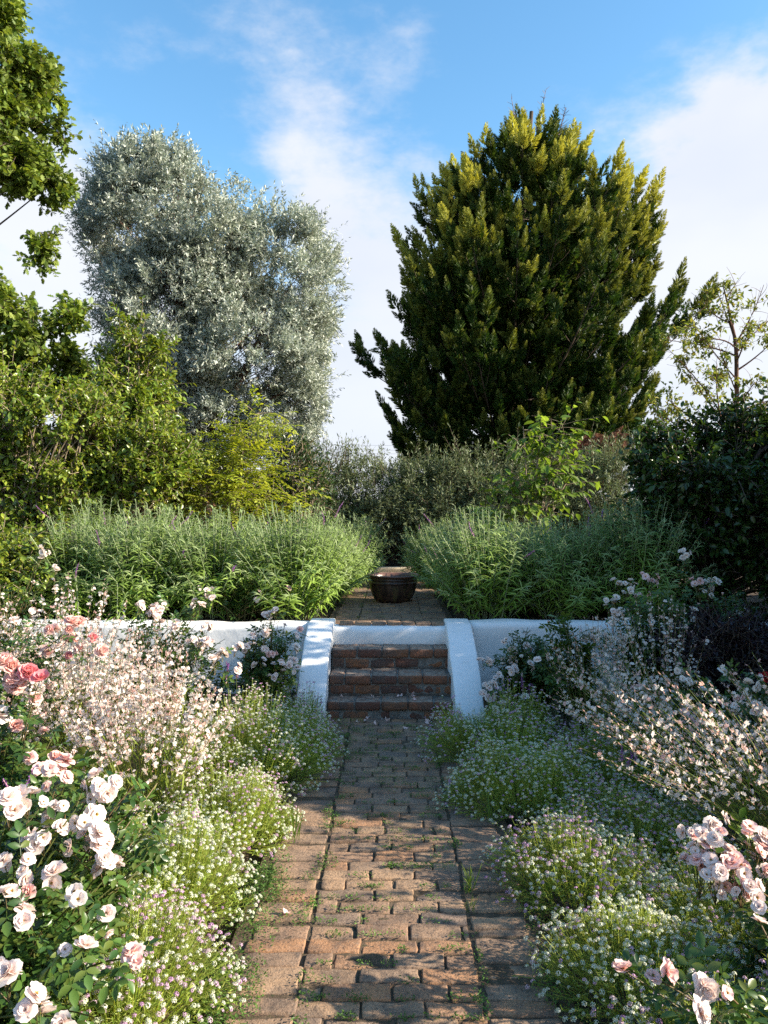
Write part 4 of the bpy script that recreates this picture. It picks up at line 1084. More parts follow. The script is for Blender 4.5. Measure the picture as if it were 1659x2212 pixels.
for side, lst in (('left', left), ('right', right)):
    for k, (x, y, w) in enumerate(lst):
        lab = ('sunlit' if side == 'left' else 'shaded') + ' salvia bush, ' + side + ' bank, ' + w
        if len(protos) < 4:
            protos.append(salvia((x, y, ZT), lab, 200 + len(protos), H=(1.04, .98, 1.02, .96)[len(protos)], spikes=(3, 3, 2, 3)[len(protos)]))
        else:
            c = copy_tree(protos[int(g.integers(0, 4))], (x, y, ZT), g.uniform(0, 6.28), lab, g.uniform(.88, 1.06) * (1.0 if y < 9 else .88))
            c['group'] = 'silvery green salvia bushes on the terrace'
salvia((-2.55, 7.14, ZT), 'small low salvia clump in front of the left bank, by the wall', 230, H=.48, R=.2, n=16, spikes=0)
salvia((-2.95, 7.12, ZT), 'smallest salvia sprig at the left end of the bank, by the wall', 231, H=.42, R=.16, n=12, spikes=1)

# ---- roses
def rose_bush(name, base, label, tips, ells, seed, nfill=60, leaf=.085, vis_leaf=1.0, group=None, cat='rose', bsize=1.0, buds=3, leafmat=None):
    """tips: (x,y,z, n, kind, spread) bloom clusters in world space; ells: volume filled with leafy shoots"""
    zb = ZT if base[2] > .3 else 0.0; base = rm(*base); base.z = zb; ells = [tuple(rm(*e[:3])) + tuple(q * rr(e[1]) for q in e[3:]) for e in ells]; root = thing(name, base, label, cat, group); g = rng(seed)
    cane = Geo(); lf = Geo(); B0 = np.array(base)
    ends = [np.array(t[:3]) for t in tips]
    E = np.array(ells, float)
    for i in range(nfill):
        k = g.integers(0, len(E)); d = nrm(g.normal(size=3)); ends.append(E[k, :3] + d * E[k, 3:] * g.uniform(.45, 1.0))
    ends = np.array(ends); ends[:, 2] = np.maximum(ends[:, 2], base.z + .08)
    n = len(ends); A = np.tile(B0, (n, 1)) + g.normal(size=(n, 3)) * [.06, .06, 0]
    Bc = A * .5 + ends * .5 + (ends - A) * [-.18, -.18, .14] + g.normal(size=(n, 3)) * .03
    K = 10; P = bez(A - B0, Bc - B0, ends - B0, K); cane.tubes(P, np.linspace(.0048, .0020, K)[None], 4)
    m = int(13 * vis_leaf); t = g.uniform(.28, .985, (n, m)).ravel(); i = np.repeat(np.arange(n), m)
    x = t * (K - 1.001); lo = x.astype(int); fr = (x - lo)[:, None]; p = P[i, lo] * (1 - fr) + P[i, lo + 1] * fr; ax = nrm(P[i, lo + 1] - P[i, lo])
    rad = rdir(g, len(i)); rad = nrm(rad - (rad * ax).sum(1, keepdims=True) * ax)
    lf.stamp(T_ROSELEAF, frames(nrm(rad + ax * .45), np.array([0, 0, 1.]) + g.normal(size=(len(i), 3)) * .35, leaf * g.uniform(.6, 1.2, len(i))), p)
    for t_ in tips:
        c = np.array(t_[:3]); nb, kind, sp = t_[3], t_[4], t_[5]
        for q in range(nb):
            off = nrm(g.normal(size=3)) * [1, 1, .8] * sp * (g.random() ** .5 if nb > 1 else 0); p = c + off
            up = nrm(nrm(off + 1e-6) * .7 * (nb > 1) + np.array([0.25, -.50, .75]) + g.normal(size=3) * .38)
            me = BLOOMS[kind][int(g.integers(0, len(BLOOMS[kind])))]
            o = bpy.data.objects.new('bloom', me); COL.objects.link(o); o.parent = root; o.location = Vector(p) - base
            o.rotation_euler = Vector(up).to_track_quat('Z', 'Y').to_euler(); o.rotation_euler.rotate_axis('Z', g.uniform(0, 6.28)); s = g.uniform(.48, .92) * bsize; o.scale = (s, s, s)
            if nb > 1:
                s0 = c - np.array([0, 0, sp * 1.3]) - B0; e0 = p - B0
                cane.tubes(bez(s0[None], ((s0 + e0) / 2 + off * .15)[None], e0[None], 5), np.full((1, 5), .0014), 3)
    for q in range(buds):
        j = int(g.integers(0, n)); o = bpy.data.objects.new('bud', BUD); COL.objects.link(o); o.parent = root; o.location = Vector(P[j, -1]); s = g.uniform(.7, 1.1)
        o.scale = (s,) * 3; o.rotation_euler = (g.normal() * .3, g.normal() * .3, 0)
    cane.obj('cane', M_ROSESTEM, root, True); lf.obj('foliage', leafmat or M_ROSEL, root, True)
    return root
def T(lst, dflt='pale', sp=.05):
    """(px, py, D, n[, kind[, spread]])"""
    out = []
    for e in lst:
        c = at(e[0], e[1], e[2] * rr(e[2])); out.append((c.x, c.y, c.z, e[3], e[4] if len(e) > 4 else dflt, e[5] if len(e) > 5 else sp))
    return out
# near left pale rose
rose_bush('rose_bush', (-1.10, 2.20, 0), 'large pale blush rose bush nearest the camera on the left',
          T([(215, 1690, 2.25, 6, 'pale', .06), (190, 1755, 2.2, 6, 'cream', .06), (205, 1820, 2.15, 8, 'pale', .07), (225, 1875, 2.15, 3, 'pale', .04), (60, 1730, 2.15, 5), (120, 1745, 2.2, 4), (95, 1800, 2.1, 5), (20, 1745, 2.1, 3), (115, 1660, 2.4, 3, 'pink'),
             (125, 1690, 2.35, 2, 'pink'), (65, 1880, 2.0, 3, 'pale', .04), (60, 1930, 1.95, 1, 'peach'), (125, 1895, 2.0, 2, 'pale', .03), (170, 1945, 1.95, 2, 'cream', .03), (65, 1985, 1.9, 2, 'pale', .04), (240, 1985, 2.0, 2, 'pale', .04),
             (185, 2045, 1.85, 1), (140, 2052, 1.85, 1), (300, 2070, 1.9, 2, 'pink', .03), (20, 2105, 1.75, 4, 'pale', .05), (30, 1870, 2.0, 2), (15, 1930, 1.9, 2, 'pale', .03), (85, 2175, 1.7, 5, 'pale', .055), (150, 2200, 1.7, 2, 'pale', .03)]),
          [(-1.12, 2.2, .55, .34, .36, .34), (-1.1, 2.0, .35, .38, .40, .34), (-1.0, 2.5, .5, .3, .3, .3)], 301, nfill=210, buds=7)
# peach and deep pink rose further back
rose_bush('rose_bush', (-1.62, 3.05, 0), 'peach and deep pink double rose bush at the left edge',
          T([(22, 1438, 2.9, 2, 'peach', .035), (40, 1462, 2.9, 1, 'peach'), (60, 1455, 2.9, 1, 'hot'), (88, 1465, 2.85, 1, 'hot'), (30, 1480, 2.9, 2, 'peach', .03), (35, 1570, 2.9, 1, 'peach'), (75, 1510, 3.0, 1, 'peach'), (0, 1545, 2.9, 1, 'pale'), (95, 1580, 2.9, 1, 'pink'),
             (57, 1635, 2.8, 2, 'pink', .03), (100, 1655, 2.8, 2, 'pink', .04), (120, 1640, 2.9, 1, 'peach')], sp=.04),
          [(-1.58, 3.0, .55, .34, .34, .40), (-1.35, 2.95, .35, .3, .3, .3)], 302, nfill=130, buds=5, bsize=1.25)
rose_bush('rose_bush', (-2.35, 4.35, 0), 'tall salmon pink double rose behind the left gaura, near the wall',
          T([(165, 1350, 4.1, 3, 'peach', .05), (160, 1375, 4.1, 3, 'peach', .05), (180, 1400, 4.1, 2, 'peach', .04), (115, 1358, 4.2, 2, 'peach', .03), (125, 1395, 4.2, 1, 'pale'), (150, 1415, 4.1, 1, 'hot'), (200, 1380, 4.2, 1, 'hot'), (215, 1405, 4.0, 2, 'peach', .04), (100, 1405, 4.2, 2, 'peach', .05)]),
          [(-2.1, 4.3, .6, .35, .3, .42)], 303, nfill=60, bsize=1.2)
rose_bush('rose_bush', (-1.75, 5.25, 0), 'pale pink rose bush by the white wall, left of the gaura',
          T([(345, 1320, 5.0, 7, 'pale', .09), (320, 1318, 5.0, 4), (300, 1310, 5.0, 3), (385, 1345, 4.9, 5, 'pale', .07), (420, 1380, 4.8, 6, 'pale', .09), (450, 1390, 4.8, 5, 'pale', .07), (440, 1355, 4.9, 4), (430, 1310, 5.2, 3), (455, 1280, 5.3, 2), (425, 1300, 5.3, 2), (480, 1410, 4.7, 4),
             (505, 1400, 4.8, 4), (360, 1300, 5.1, 2), (465, 1430, 4.7, 5, 'pale', .07), (460, 1295, 5.3, 2), (510, 1445, 4.6, 3)]),
          [(-1.55, 5.1, .5, .45, .25, .35), (-1.2, 5.0, .4, .35, .25, .3)], 304, nfill=90)
rose_bush('rose_bush', (-.88, 5.35, 0), 'blush rose bush against the left stair cheek, its tallest spray above the wall',
          T([(585, 1325, 5.3, 5, 'pale', .06), (598, 1320, 5.3, 2), (572, 1335, 5.3, 2), (615, 1350, 5.3, 1), (560, 1400, 5.1, 5, 'pale', .06), (585, 1410, 5.1, 4, 'pink'), (605, 1440, 5.0, 6, 'pale', .07), (590, 1455, 5.0, 3), (635, 1375, 5.25, 2), (640, 1400, 5.2, 3, 'cream'), (570, 1370, 5.2, 3), (545, 1380, 5.1, 3),
             (632, 1425, 5.1, 2), (648, 1360, 5.3, 1, 'pink'), (560, 1430, 5.0, 3), (530, 1400, 5.1, 3), (645, 1450, 5.05, 2)]),
          [(-.85, 5.25, .42, .24, .25, .34)], 305, nfill=90, leaf=.075)
rose_bush('rose_bush', (-1.25, 6.3, ZT), 'small white rose poking out of the salvia above the left wall',
          T([(432, 1270, 6.2, 1), (460, 1275, 6.2, 3, 'pale', .05), (440, 1290, 6.2, 3), (560, 1280, 6.2, 1), (618, 1272, 6.2, 2, 'pink', .03), (555, 1295, 6.2, 1), (590, 1290, 6.2, 1)]), [(-1.2, 6.25, .72, .4, .1, .14)], 306, nfill=30, leaf=.07)
rose_bush('rose_bush', (-2.75, 5.5, 0), 'white rose sprays at the far left in front of the camellia',
          T([(95, 1190, 5.6, 5, 'cream', .06), (90, 1205, 5.6, 1), (120, 1228, 5.6, 3, 'cream', .04), (75, 1260, 5.6, 1), (68, 1320, 5.5, 2), (150, 1320, 5.5, 2), (30, 1345, 5.3, 3), (60, 1350, 5.3, 3)]), [(-2.7, 5.5, .6, .4, .2, .45)], 307, nfill=50)
# right side
rose_bush('rose_bush', (.95, 5.4, 0), 'blush rose bush beside the right stair cheek',
          T([(1045, 1430, 5.2, 3), (1060, 1425, 5.2, 2), (1105, 1400, 5.3, 4, 'pale', .05), (1110, 1430, 5.2, 4), (1115, 1450, 5.1, 5, 'pale', .06), (1090, 1430, 5.2, 2, 'cream'), (1140, 1395, 5.3, 3), (1055, 1480, 5.0, 6, 'pale', .06), (1075, 1465, 5.1, 3), (1100, 1385, 5.3, 2), (1050, 1505, 5.0, 5), (1090, 1520, 4.9, 4, 'pale', .05),
             (1135, 1420, 5.2, 2, 'cream'), (1150, 1440, 5.1, 3), (1145, 1510, 4.9, 2), (1065, 1535, 4.8, 3)]),
          [(.98, 5.3, .38, .28, .28, .32)], 311, nfill=110, leaf=.075)
rose_bush('rose_bush', (1.75, 5.3, 0), 'tall shaded rose with lilac white sprays reaching over the right wall',
          T([(1350, 1262, 5.3, 9, 'cream', .10), (1320, 1300, 5.3, 6, 'cream', .08), (1335, 1320, 5.2, 5), (1405, 1245, 5.4, 6, 'pink', .08), (1325, 1345, 5.1, 6, 'cream', .08), (1300, 1370, 5.0, 6, 'cream', .08), (1345, 1380, 5.0, 5, 'cream', .07), (1270, 1380, 5.0, 4), (1375, 1290, 5.3, 3)]),
          [(1.75, 5.2, .6, .35, .25, .42)], 312, nfill=80)
rose_bush('rose_bush', (2.3, 5.4, 0), 'tallest shaded rose, lilac pink clusters before the dark camellia',
          T([(1480, 1195, 5.5, 6, 'cream', .08), (1505, 1250, 5.4, 4, 'pink', .06), (1535, 1260, 5.4, 8, 'cream', .09), (1525, 1280, 5.4, 5, 'cream', .08), (1470, 1320, 5.3, 6, 'pink', .09), (1500, 1330, 5.2, 4, 'cream', .07), (1575, 1330, 5.3, 5, 'cream', .07), (1450, 1350, 5.2, 4), (1545, 1355, 5.2, 2), (1600, 1325, 5.3, 3, 'cream')]),
          [(2.2, 5.3, .65, .4, .25, .45)], 313, nfill=80)
rose_bush('rose_bush', (2.15, 4.2, 0), 'dark leaved rose bush with scattered pale pink blooms in shade on the right',
          T([(1440, 1473, 4.1, 1, 'pink'), (1465, 1450, 4.2, 2, 'cream', .04), (1475, 1470, 4.1, 2, 'cream', .04), (1380, 1485, 4.2, 2, 'pink', .03), (1510, 1485, 4.1, 2, 'cream', .04), (1600, 1500, 3.9, 2, 'pink', .04), (1620, 1480, 3.9, 2, 'cream', .04), (1480, 1540, 3.9, 1, 'pink'), (1500, 1555, 3.9, 1, 'pink'),
             (1590, 1525, 3.9, 2, 'pale', .05), (1640, 1535, 3.6, 4, 'pale', .07), (1652, 1468, 4.0, 1, 'red'), (1560, 1450, 4.2, 1, 'cream')]),
          [(2.1, 4.2, .35, .5, .4, .32), (2.5, 4.4, .4, .4, .4, .35)], 314, nfill=120, bsize=1.15)
rose_bush('rose_bush', (1.45, 2.45, 0), 'rose bush with one big mass of open pale pink blooms at the right edge',
          T([(1510, 1860, 2.3, 11, 'pink', .09), (1560, 1850, 2.3, 16, 'pale', .10), (1610, 1840, 2.3, 15, 'pink', .10), (1650, 1850, 2.3, 10, 'pale', .08), (1545, 1890, 2.25, 8, 'pale', .07), (1600, 1890, 2.25, 12, 'pink', .08), (1640, 1810, 2.35, 6, 'pale', .07), (1500, 1790, 2.5, 4, 'pale', .05), (1545, 1780, 2.5, 4, 'pale', .05),
             (1620, 1915, 2.2, 4, 'pale', .05), (1640, 1960, 2.1, 1)]),
          [(1.35, 2.3, .22, .36, .36, .24), (1.5, 2.0, .25, .3, .4, .25)], 315, nfill=150, buds=2, bsize=.82)
rose_bush('rose_bush', (1.0, 1.85, 0), 'small pink rose nearest the camera in the bottom right corner',
          T([(1345, 2095, 1.95, 1, 'pink'), (1410, 2110, 1.9, 1, 'pink'), (1440, 2100, 1.9, 1, 'pink'), (1510, 2110, 1.85, 2, 'pale', .03), (1570, 2145, 1.8, 1, 'pink'), (1510, 2185, 1.75, 1, 'pale'), (1640, 1990, 1.95, 1)]),
          [(1.02, 1.85, .22, .28, .25, .2), (1.3, 1.7, .25, .25, .3, .25)], 316, nfill=90, buds=5, leaf=.08)
rose_bush('rose_bush', (1.25, 4.9, 0), 'thin tall rose cane with broad leaves in front of the right wall',
          T([(1200, 1400, 4.9, 1, 'pink'), (1180, 1420, 4.9, 1), (1160, 1425, 4.8, 1)]), [(1.15, 4.95, .6, .18, .15, .30)], 317, nfill=22, leaf=.11)

def violet(px, py, D, label, seed):
    c = at(px, py, D); base = Vector((c.x, D, 0)); root = thing('violet_flower', base, label, 'flower'); g = rng(seed); st = Geo()
    for k in range(3):
        e = np.array([g.normal() * .03, g.normal() * .03, c.z - .06 + g.normal() * .02]); st.tubes(bez(np.zeros((1, 3)), (e * .5 + [.02, 0, 0])[None], e[None], 5), np.full((1, 5), .0018), 3)
        flower_spike(root, e, (0, 0, 1), seed * 5 + k, .09)
    st.obj('stem', M_GAUS, root, False)
violet(22, 1690, 2.6, 'violet flower spikes at the left edge between the two rose bushes', 331)
violet(1145, 1485, 5.6, 'violet flower spikes beside the blush rose near the right cheek', 332)
violet(1365, 1625, 4.1, 'single group of violet florets among the right gaura stems', 333)
violet(505, 1440, 5.2, 'violet flower spikes among the gaura by the left wall', 334)

# purple shrub
shrub('purple_shrub', (2.45, 5.55, 0), 'low dark purple leaved shrub in front of the right wall', 'shrub', [(2.50, 5.7, .45, .62, .40, .32), (2.35, 5.6, .60, .45, .35, .18)], M_PURPLE, T_LEAF2, .032, 170, .12, 12, 9, .16, 321, up=.3, shell=.3, limb_r=.012, bark=M_BARK, out_w=.8)

# ---- gaura
def gaura_flower():
    it = []
    for a, r in ((-.95, .9), (-.32, 1.0), (.32, 1.0), (.95, .9)):
        it.append((leaf2(1, .60, .05, .12, .62), Rx(1.2) @ Rz(a + 1.5708) * .0155 * r, (0, 0, 0), 0))
    it.append((quadleaf(.12), Ry(.6) @ Rz(3.14 / 2) * .014, (0, 0, 0), .0))
    return merge_tpl(it)
T_GAU = gaura_flower()
T_BUD = merge_tpl([(quadleaf(.30), np.eye(3), (0, 0, 0), 0), (quadleaf(.30), Rx(1.57), (0, 0, 0), 0)])
def gaura(loc, label, seed, H=.85, R=.45, n=80, lean=(0, 0), nf=9, fs=1.3):
    k_ = rr(loc[1]); loc = rm(*loc); loc.z = 0; H *= k_; R *= k_ * 1.08; n = int(n * (1.25 if loc[0] < 0 else .95)); nf += 3 if loc[0] < 0 else -1; root = thing('gaura_clump', loc, label, 'gaura', 'gaura clumps in the flower beds'); g = rng(seed)
    st = Geo(); fl = Geo(); lf = Geo()
    r = np.sqrt(g.random(n)); a = g.uniform(0, 6.283, n)
    A = np.stack([r * .13 * np.cos(a), r * .13 * np.sin(a), np.full(n, -.02)], 1)
    hh = H * (1.0 - .30 * r ** 2) * g.uniform(.72, 1.10, n)
    C = np.stack([r * R * np.cos(a) + lean[0], r * R * np.sin(a) + lean[1], hh], 1)
    B = A * .55 + C * .45; B[:, 2] = hh * .60
    K = 11; P = bez(A, B, C, K); st.tubes(P, np.linspace(.0022, .0011, K)[None], 3)
    i = np.repeat(np.arange(n), nf); t = g.uniform(.50, .97, len(i)); x = t * (K - 1.001); lo = x.astype(int); fr = (x - lo)[:, None]
    p = P[i, lo] * (1 - fr) + P[i, lo + 1] * fr; ax = nrm(P[i, lo + 1] - P[i, lo]); rad = rdir(g, len(i)); rad = nrm(rad - (rad * ax).sum(1, keepdims=True) * ax)
    p2 = p + rad * .012
    fl.stamp(T_GAU, frames(nrm(rad + g.normal(size=rad.shape) * .3), np.array([0, 0, 1.]) + g.normal(size=rad.shape) * .5, fs * g.uniform(.65, 1.15, len(i))), p2, (g.random(len(i)) < .12) * .6)
    # pink buds at the tips
    i = np.repeat(np.arange(n), 9); t = g.uniform(.62, 1.0, len(i)); x = t * (K - 1.001); lo = x.astype(int); fr = (x - lo)[:, None]
    p = P[i, lo] * (1 - fr) + P[i, lo + 1] * fr; ax = nrm(P[i, lo + 1] - P[i, lo])
    fl.stamp(T_BUD, frames(nrm(ax + rdir(g, len(i)) * .5), rdir(g, len(i)), .018 * g.uniform(.6, 1.3, len(i))), p, np.full(len(i), .55))
    # narrow basal leaves
    m = n * 4; j = g.integers(0, n, m); t = g.uniform(.0, .55, m); x = t * (K - 1.001); lo = x.astype(int); p = P[j, lo]; ax = nrm(P[j, lo + 1] - P[j, lo])
    lf.stamp(archstrip(1, .07, .5), frames(nrm(ax + rdir(g, m) * .55), rdir(g, m), .085 * g.uniform(.6, 1.5, m) * (1.5 - t)), p)
    st.obj('stem', M_GAUS, root, False); lf.obj('foliage', M_ALYL, root, False); fl.obj('blossoms', M_GAUP, root, False)
    return root
gaura((-1.18, 3.75, 0), 'sunlit gaura clump with grassy stems in the middle of the left bed', 401, .80, .42, 120, (.0, 0), 9)
gaura((-1.62, 4.15, 0), 'gaura clump just behind the middle one in the left bed', 402, .86, .45, 100, (0, 0), 10)
gaura((-2.15, 3.95, 0), 'gaura clump between the peach rose and the wall on the left', 403, .86, .45, 100, (0, 0), 10)
gaura((-2.05, 4.85, 0), 'gaura clump close to the white wall on the left', 404, 1.0, .45, 90, (0, 0), 10)
gaura((-2.75, 4.45, 0), 'gaura clump at the far left of the left bed', 405, 1.0, .48, 90, (0, 0), 10)
gaura((-1.45, 4.85, 0), 'gaura clump behind the blue-shaded alyssum by the left wall', 406, .74, .40, 55, (0, 0), 7)
gaura((-3.0, 5.2, 0), 'gaura clump in the far left corner by the wall', 407, 1.02, .5, 90, (0, 0), 10)
gaura((1.78, 3.35, 0), 'big backlit gaura clump leaning left over the right bed', 411, .78, .46, 150, (-.50, .05), 8)
gaura((2.15, 3.75, 0), 'backlit gaura clump behind the big one on the right', 412, .76, .48, 130, (-.38, 0), 8)
gaura((1.60, 4.2, 0), 'gaura clump in the centre of the right bed', 413, .72, .44, 120, (-.34, 0), 8)
gaura((1.30, 4.85, 0), 'shaded gaura clump near the right wall', 414, .78, .35, 70, (0, 0), 8)
gaura((1.72, 4.9, 0), 'tall shaded gaura clump reaching above the right wall', 415, .95, .32, 70, (-.05, 0), 8)
gaura((2.05, 2.95, 0), 'gaura clump at the right edge above the rose cluster', 416, .70, .42, 120, (-.2, 0), 8)

# ---- alyssum mounds
def floret_head(seed, n=13):
    q = rng(seed); it = []
    for k in range(n):
        a = k * 2.4; r = math.sqrt((k + .5) / n); d = nrm(np.array([r * math.cos(a) * 1.1, r * math.sin(a) * 1.1, 1.0 - .75 * r]))
        tg = nrm(np.cross(d, q.normal(size=3)))
        M = frames(tg[None], d, .0062)[0]
        it.append((Tpl([(-.5, -.2, 0), (0, -.5, .06), (.5, .2, 0), (0, .5, .06)], [(0, 1, 2, 3)]), M, d * np.array([.0085, .0085, .007]), 0))
    return merge_tpl(it)
HEADS = [floret_head(i) for i in range(3)]
T_STEM = Tpl([(0, .5, 0), (1, .5, 0), (1, -.5, 0), (0, -.5, 0)], [(0, 3, 2, 1)])
def alyssum(cx, cy, rx, ry, h, label, seed, dens=900, lilac=.15, rot=0.0, leafd=1.0, hs=.92):
    dens *= 3.0; h *= .95
    k_ = rr(cy); cx, cy = cx * k_, cy * k_; rx *= k_ * 1.08; ry *= k_ * 1.12; h *= k_; root = thing('alyssum_mound', (cx, cy, 0), label, 'alyssum', 'alyssum mounds edging the brick path', rot); g = rng(seed)
    lf = Geo(); fl = Geo()
    n = int(math.pi * rx * ry * dens)
    r = np.sqrt(g.random(n)); a = g.uniform(0, 6.283, n)
    bx, by = r * rx * .86 * np.cos(a), r * ry * .86 * np.sin(a)
    off = g.uniform(-50, 50)
    bump = np.array([mnoise.noise((x * 5 + off, y * 5, 1)) + .6 * mnoise.noise((x * 13 + off, y * 13, 5)) for x, y in zip(bx, by)])
    edge = np.array([mnoise.noise((math.cos(t_) * 1.6 + off, math.sin(t_) * 1.6, 3)) for t_ in a])
    hz = h * np.clip(1.02 - r ** 4.5, .12, 1) * (1 + .55 * bump) * g.uniform(.62, 1.15, n)
    A = np.stack([bx * .8, by * .8, np.zeros(n)], 1)
    k = 1.06 + .42 * edge
    C = np.stack([bx * k + g.normal(size=n) * .02 + .10 * rx * r * np.cos(a), by * k + g.normal(size=n) * .02 + .10 * ry * r * np.sin(a), np.maximum(hz, .025)], 1)
    d = C - A; ln = np.linalg.norm(d, axis=1); dn = nrm(d)
    W = np.full(n, .0020)
    lf.stamp(T_STEM, frames(dn, rdir(g, n), np.stack([ln, W, W], 1)), A)
    lil = (g.random(n) < lilac * (1.3 + 2.2 * bump)) * g.uniform(.5, 1.0, n) + g.random(n) * .10
    hd = nrm(dn * .6 + [0, 0, .9] + g.normal(size=(n, 3)) * .22); s = hs * g.uniform(.65, 1.25, n); v = g.integers(0, 3, n)
    F = frames(np.cross(hd, rdir(g, n)), hd, s); 
    blank = g.random(n) < .20
    for q in range(3):
        m = (v == q) & ~blank; fl.stamp(HEADS[q], F[m], C[m], lil[m])
    nl = int(10 * leafd); i = np.repeat(np.arange(n), nl); t = g.uniform(.15, .97, len(i)) ** .8; p = A[i] + d[i] * t[:, None]
    lf.stamp(quadleaf(.17), frames(nrm(dn[i] * .5 + rdir(g, len(i)) * [1, 1, .4]), rdir(g, len(i)) + [0, 0, 1.], .022 * g.uniform(.5, 1.3, len(i))), p)
    lf.obj('foliage', M_ALYL, root, False); fl.obj('blossoms', M_ALYF, root, False)
    return root
alyssum(-.82, 4.45, .50, .50, .34, 'blue-shaded white alyssum mound beside the left stair cheek', 501, 850, .2)
alyssum(-.62, 5.0, .20, .25, .26, 'small alyssum mound at the foot of the left stair cheek', 502, 900, .3)
alyssum(-.78, 3.62, .34, .30, .24, 'alyssum mound with a few lilac heads, middle of the left path edge', 503, 1100, .25)
alyssum(-.92, 3.05, .36, .34, .26, 'bright white alyssum mound left of the path below the gaura', 504, 1100, .06)
alyssum(-.86, 2.42, .30, .34, .24, 'lilac and white alyssum mound beside the weedy path edge', 505, 1250, .32)
alyssum(-.82, 1.85, .30, .32, .22, 'white alyssum mound nearest the camera on the left', 506, 1250, .10)
alyssum(-1.22, 3.3, .25, .3, .20, 'straggly alyssum mound under the gaura stems on the left', 507, 800, .2)
alyssum(.66, 4.66, .40, .38, .30, 'blue-shaded alyssum mound beside the right stair cheek', 511, 850, .3)
alyssum(.70, 4.02, .42, .36, .26, 'white alyssum mound overhanging the right path edge', 512, 900, .10)
alyssum(1.18, 4.25, .36, .45, .24, 'violet tinged alyssum mound behind the path edge on the right', 513, 700, .5)
alyssum(1.12, 3.55, .44, .38, .18, 'sparse olive green alyssum mound in the right bed', 514, 650, .3)
alyssum(.78, 3.16, .34, .36, .22, 'alyssum mound with lilac tips by the dappled path, right side', 515, 900, .35)
alyssum(1.28, 2.80, .40, .44, .20, 'alyssum mound between the path and the pink rose cluster', 516, 800, .25)
alyssum(.83, 2.52, .32, .30, .22, 'rounded alyssum mound leaning over the right path edge', 517, 950, .12)
alyssum(1.02, 2.08, .40, .32, .22, 'white and lilac alyssum mound behind the small pink rose', 518, 950, .3)
alyssum(.88, 1.72, .28, .28, .18, 'white alyssum mound in the bottom right corner', 519, 1100, .15)

# ---- creeping weeds in the joints, grass tufts, petals, leaf litter
def weeds():
    g = rng(601); lf = Geo()
    P = []
    def patch(x, y, rx, ry, n, z=0.0):
        a = g.uniform(0, 6.283, n); r = np.sqrt(g.random(n))
        P.append(np.stack([x + rx * r * np.cos(a), y + ry * r * np.sin(a), z + g.uniform(.002, .020, n)], 1))
    for k in range(60):
        patch(-.55 + g.normal() * .05, g.uniform(1.9, 3.6), .07, .10, 130)
    for k in range(30): patch(.57 + g.normal() * .04, g.uniform(1.6, 3.2), .06, .08, 70)
    for k in range(46): patch(-.318 + g.normal() * .03, g.uniform(1.8, 5.9), .03, .045, 45)
    for k in range(22): patch(.310 + g.normal() * .015, g.uniform(1.8, 5.9), .018, .05, 45)
    for k in range(200):
        row = 1.3 + .095 * int(g.integers(5, 48)); patch(g.uniform(-.3, .3), row, g.uniform(.02, .07), .014, 34)
    for k in range(26): patch(-.40 + g.normal() * .10, g.uniform(4.9, 5.93), .06, .06, 60)
    for k in range(12): patch(.0 + g.normal() * .25, 7.1 + g.random() * 5, .05, .012, 30, ZT)
    for k in range(14): patch(-.318, 7.1 + g.random() * 5, .02, .06, 40, ZT)
    P = np.concatenate(P); n = len(P)
    lf.stamp(T_QW, frames(nrm(rdir(g, n) * [1, 1, .35] + [0, 0, .25]), np.array([0, 0, 1.]) + g.normal(size=(n, 3)) * .4, .0095 * g.uniform(.6, 1.5, n)), P)
    tag(lf.obj('creeping_weeds', M_WEED, None, False), 'small green weeds creeping along the joints of the brick path', None, None, 'stuff')
weeds()
def tuft(x, y, z, h, n, label, seed):
    g = rng(seed); gg = Geo(); d = nrm(g.normal(size=(n, 3)) * [.35, .35, .1] + [0, 0, 1])
    gg.stamp(archstrip(1, .035, .35), frames(d, rdir(g, n), h * g.uniform(.5, 1.1, n)), g.normal(size=(n, 3)) * [.012, .02, 0])
    o = gg.obj('grass_tuft', M_GRASS, None, False); o.location = (x, y, z); tag(o, label, 'grass tuft', 'grass tufts in the paving')
tuft(.335, 3.28, 0, .13, 26, 'upright grass tuft growing in the right joint of the path', 611)
tuft(.32, 3.12, 0, .06, 20, 'small grass tuft just below the upright one in the path joint', 612)
tuft(-.47, 3.75, .02, .20, 12, 'thin grass blades sticking out of the left alyssum over the path', 613)
tuft(.52, 4.0, .0, .20, 14, 'thin grass blades at the edge of the right alyssum mound', 614)
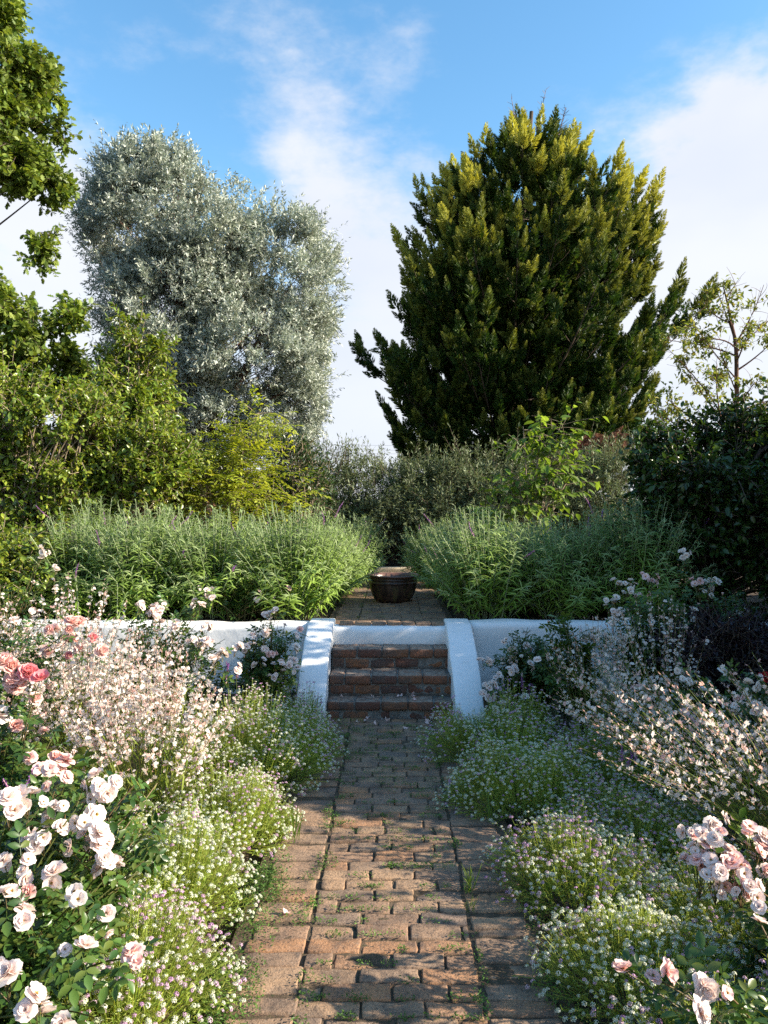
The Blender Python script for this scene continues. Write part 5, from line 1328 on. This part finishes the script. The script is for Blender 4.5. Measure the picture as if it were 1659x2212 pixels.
def petals():
    g = rng(621); t = petal_tpl(.034, .034, 1.3, .2, g); geo = Geo(); geo.stamp(t, np.eye(3)[None], np.zeros((1, 3))); me = geo.mesh('fallen_petal', [M_PINK], True)
    spots = [(640, 1188, 'a'), (688, 1186, 'a'), (710, 1163, 'a'), (760, 1205, 'a'), (787, 1168, 'a'), (823, 1186, 'a'), (955, 1222, 'a'), (1042, 1245, 'a'), (1062, 1178, 'b'), (1068, 1195, 'b'), (1078, 1200, 'b'), (1085, 1173, 'b'), (1155, 1176, 'c'), (1165, 1190, 'c'), (1180, 1196, 'c'), (1190, 1194, 'c'), (1100, 1170, 'b')]
    words = {'a': ('pale pink rose petal scattered on the bricks before the bottom step', 'petals scattered below the steps'), 'b': ('pale pink rose petal in the little heap below the steps', 'petals heaped below the steps'), 'c': ('pale pink petal lying beside the right stair cheek', 'petals beside the right stair cheek')}
    def put(p, lab, grp):
        o = bpy.data.objects.new('fallen_petal', me); COL.objects.link(o); o.location = p; s = g.uniform(.7, 1.1); o.scale = (s,) * 3
        o.rotation_euler = (g.normal() * .3, g.normal() * .3 - .1, g.uniform(0, 6.28)); tag(o, lab, 'petal', grp)
    for cx, cy, kq in spots:
        px, py = (cx / 1.508 + 1000) * .54, (cy / 1.508 + 2100) * .54
        d = ray(px, py); tt = (CAM_H - .006) / -d.z; put(Vector((d.x * tt, min(d.y * tt, 5.96), .006)), *words[kq])
    for cx, dy, k in ((570, .03, 0), (745, .05, 0), (885, .06, 0), (920, .09, 0), (978, .12, 0), (995, .03, 0), (1000, .07, 0)):
        px = (cx / 1.508 + 1000) * .54; x = ray(px, 1510).x / ray(px, 1510).y * 6.1
        put(Vector((x, 6.03 + dy * 1.2, .146)), 'pale pink petal lying on the tread of the bottom step', 'petals on the bottom step')
    d = ray(627, 1973); tt = CAM_H / -d.z; put(Vector((d.x * tt, d.y * tt, .008)), 'single pink petal lying on the sunlit path bricks', None)
petals()
def litter():
    g = rng(631); lf = Geo(); n = 5200
    x = g.uniform(.6, 3.4, n) * g.choice([-1, 1], n); y = g.uniform(1.2, 6.6, n); k = n // 3
    y[:k] = g.uniform(7.1, 9.5, k)
    z = np.where(y > 7.0, ZT - .01, 0) + np.array([0.05 * mnoise.noise((a * 1.3, b * 1.3, 0)) + 0.025 * mnoise.noise((a * 7, b * 7, 2)) for a, b in zip(x, y)]) + .012
    lf.stamp(T_LEAF2, frames(nrm(rdir(g, n) * [1, 1, .25]), np.array([0, 0, 1.]) + g.normal(size=(n, 3)) * .35, .045 * g.uniform(.4, 1.2, n)), np.stack([x, y, z], 1))
    # bark chips by the right cheek
    m = 500; p = np.stack([.72 + g.random(m) * .45, 5.9 + g.random(m) * .8, .02 + g.random(m) * .03], 1)
    lf.stamp(T_Q, frames(nrm(rdir(g, m) * [1, 1, .2]), (0, 0, 1), .06 * g.uniform(.4, 1.2, m)), p)
    tag(lf.obj('leaf_litter', leaf_mat('dry_leaf', [(.10, .06, .03), (.20, .12, .06), (.28, .19, .11), (.07, .05, .03)], transl=.05, rough=.8), None, False), 'dry brown leaves and bark chips on the garden soil', None, None, 'stuff')
litter()
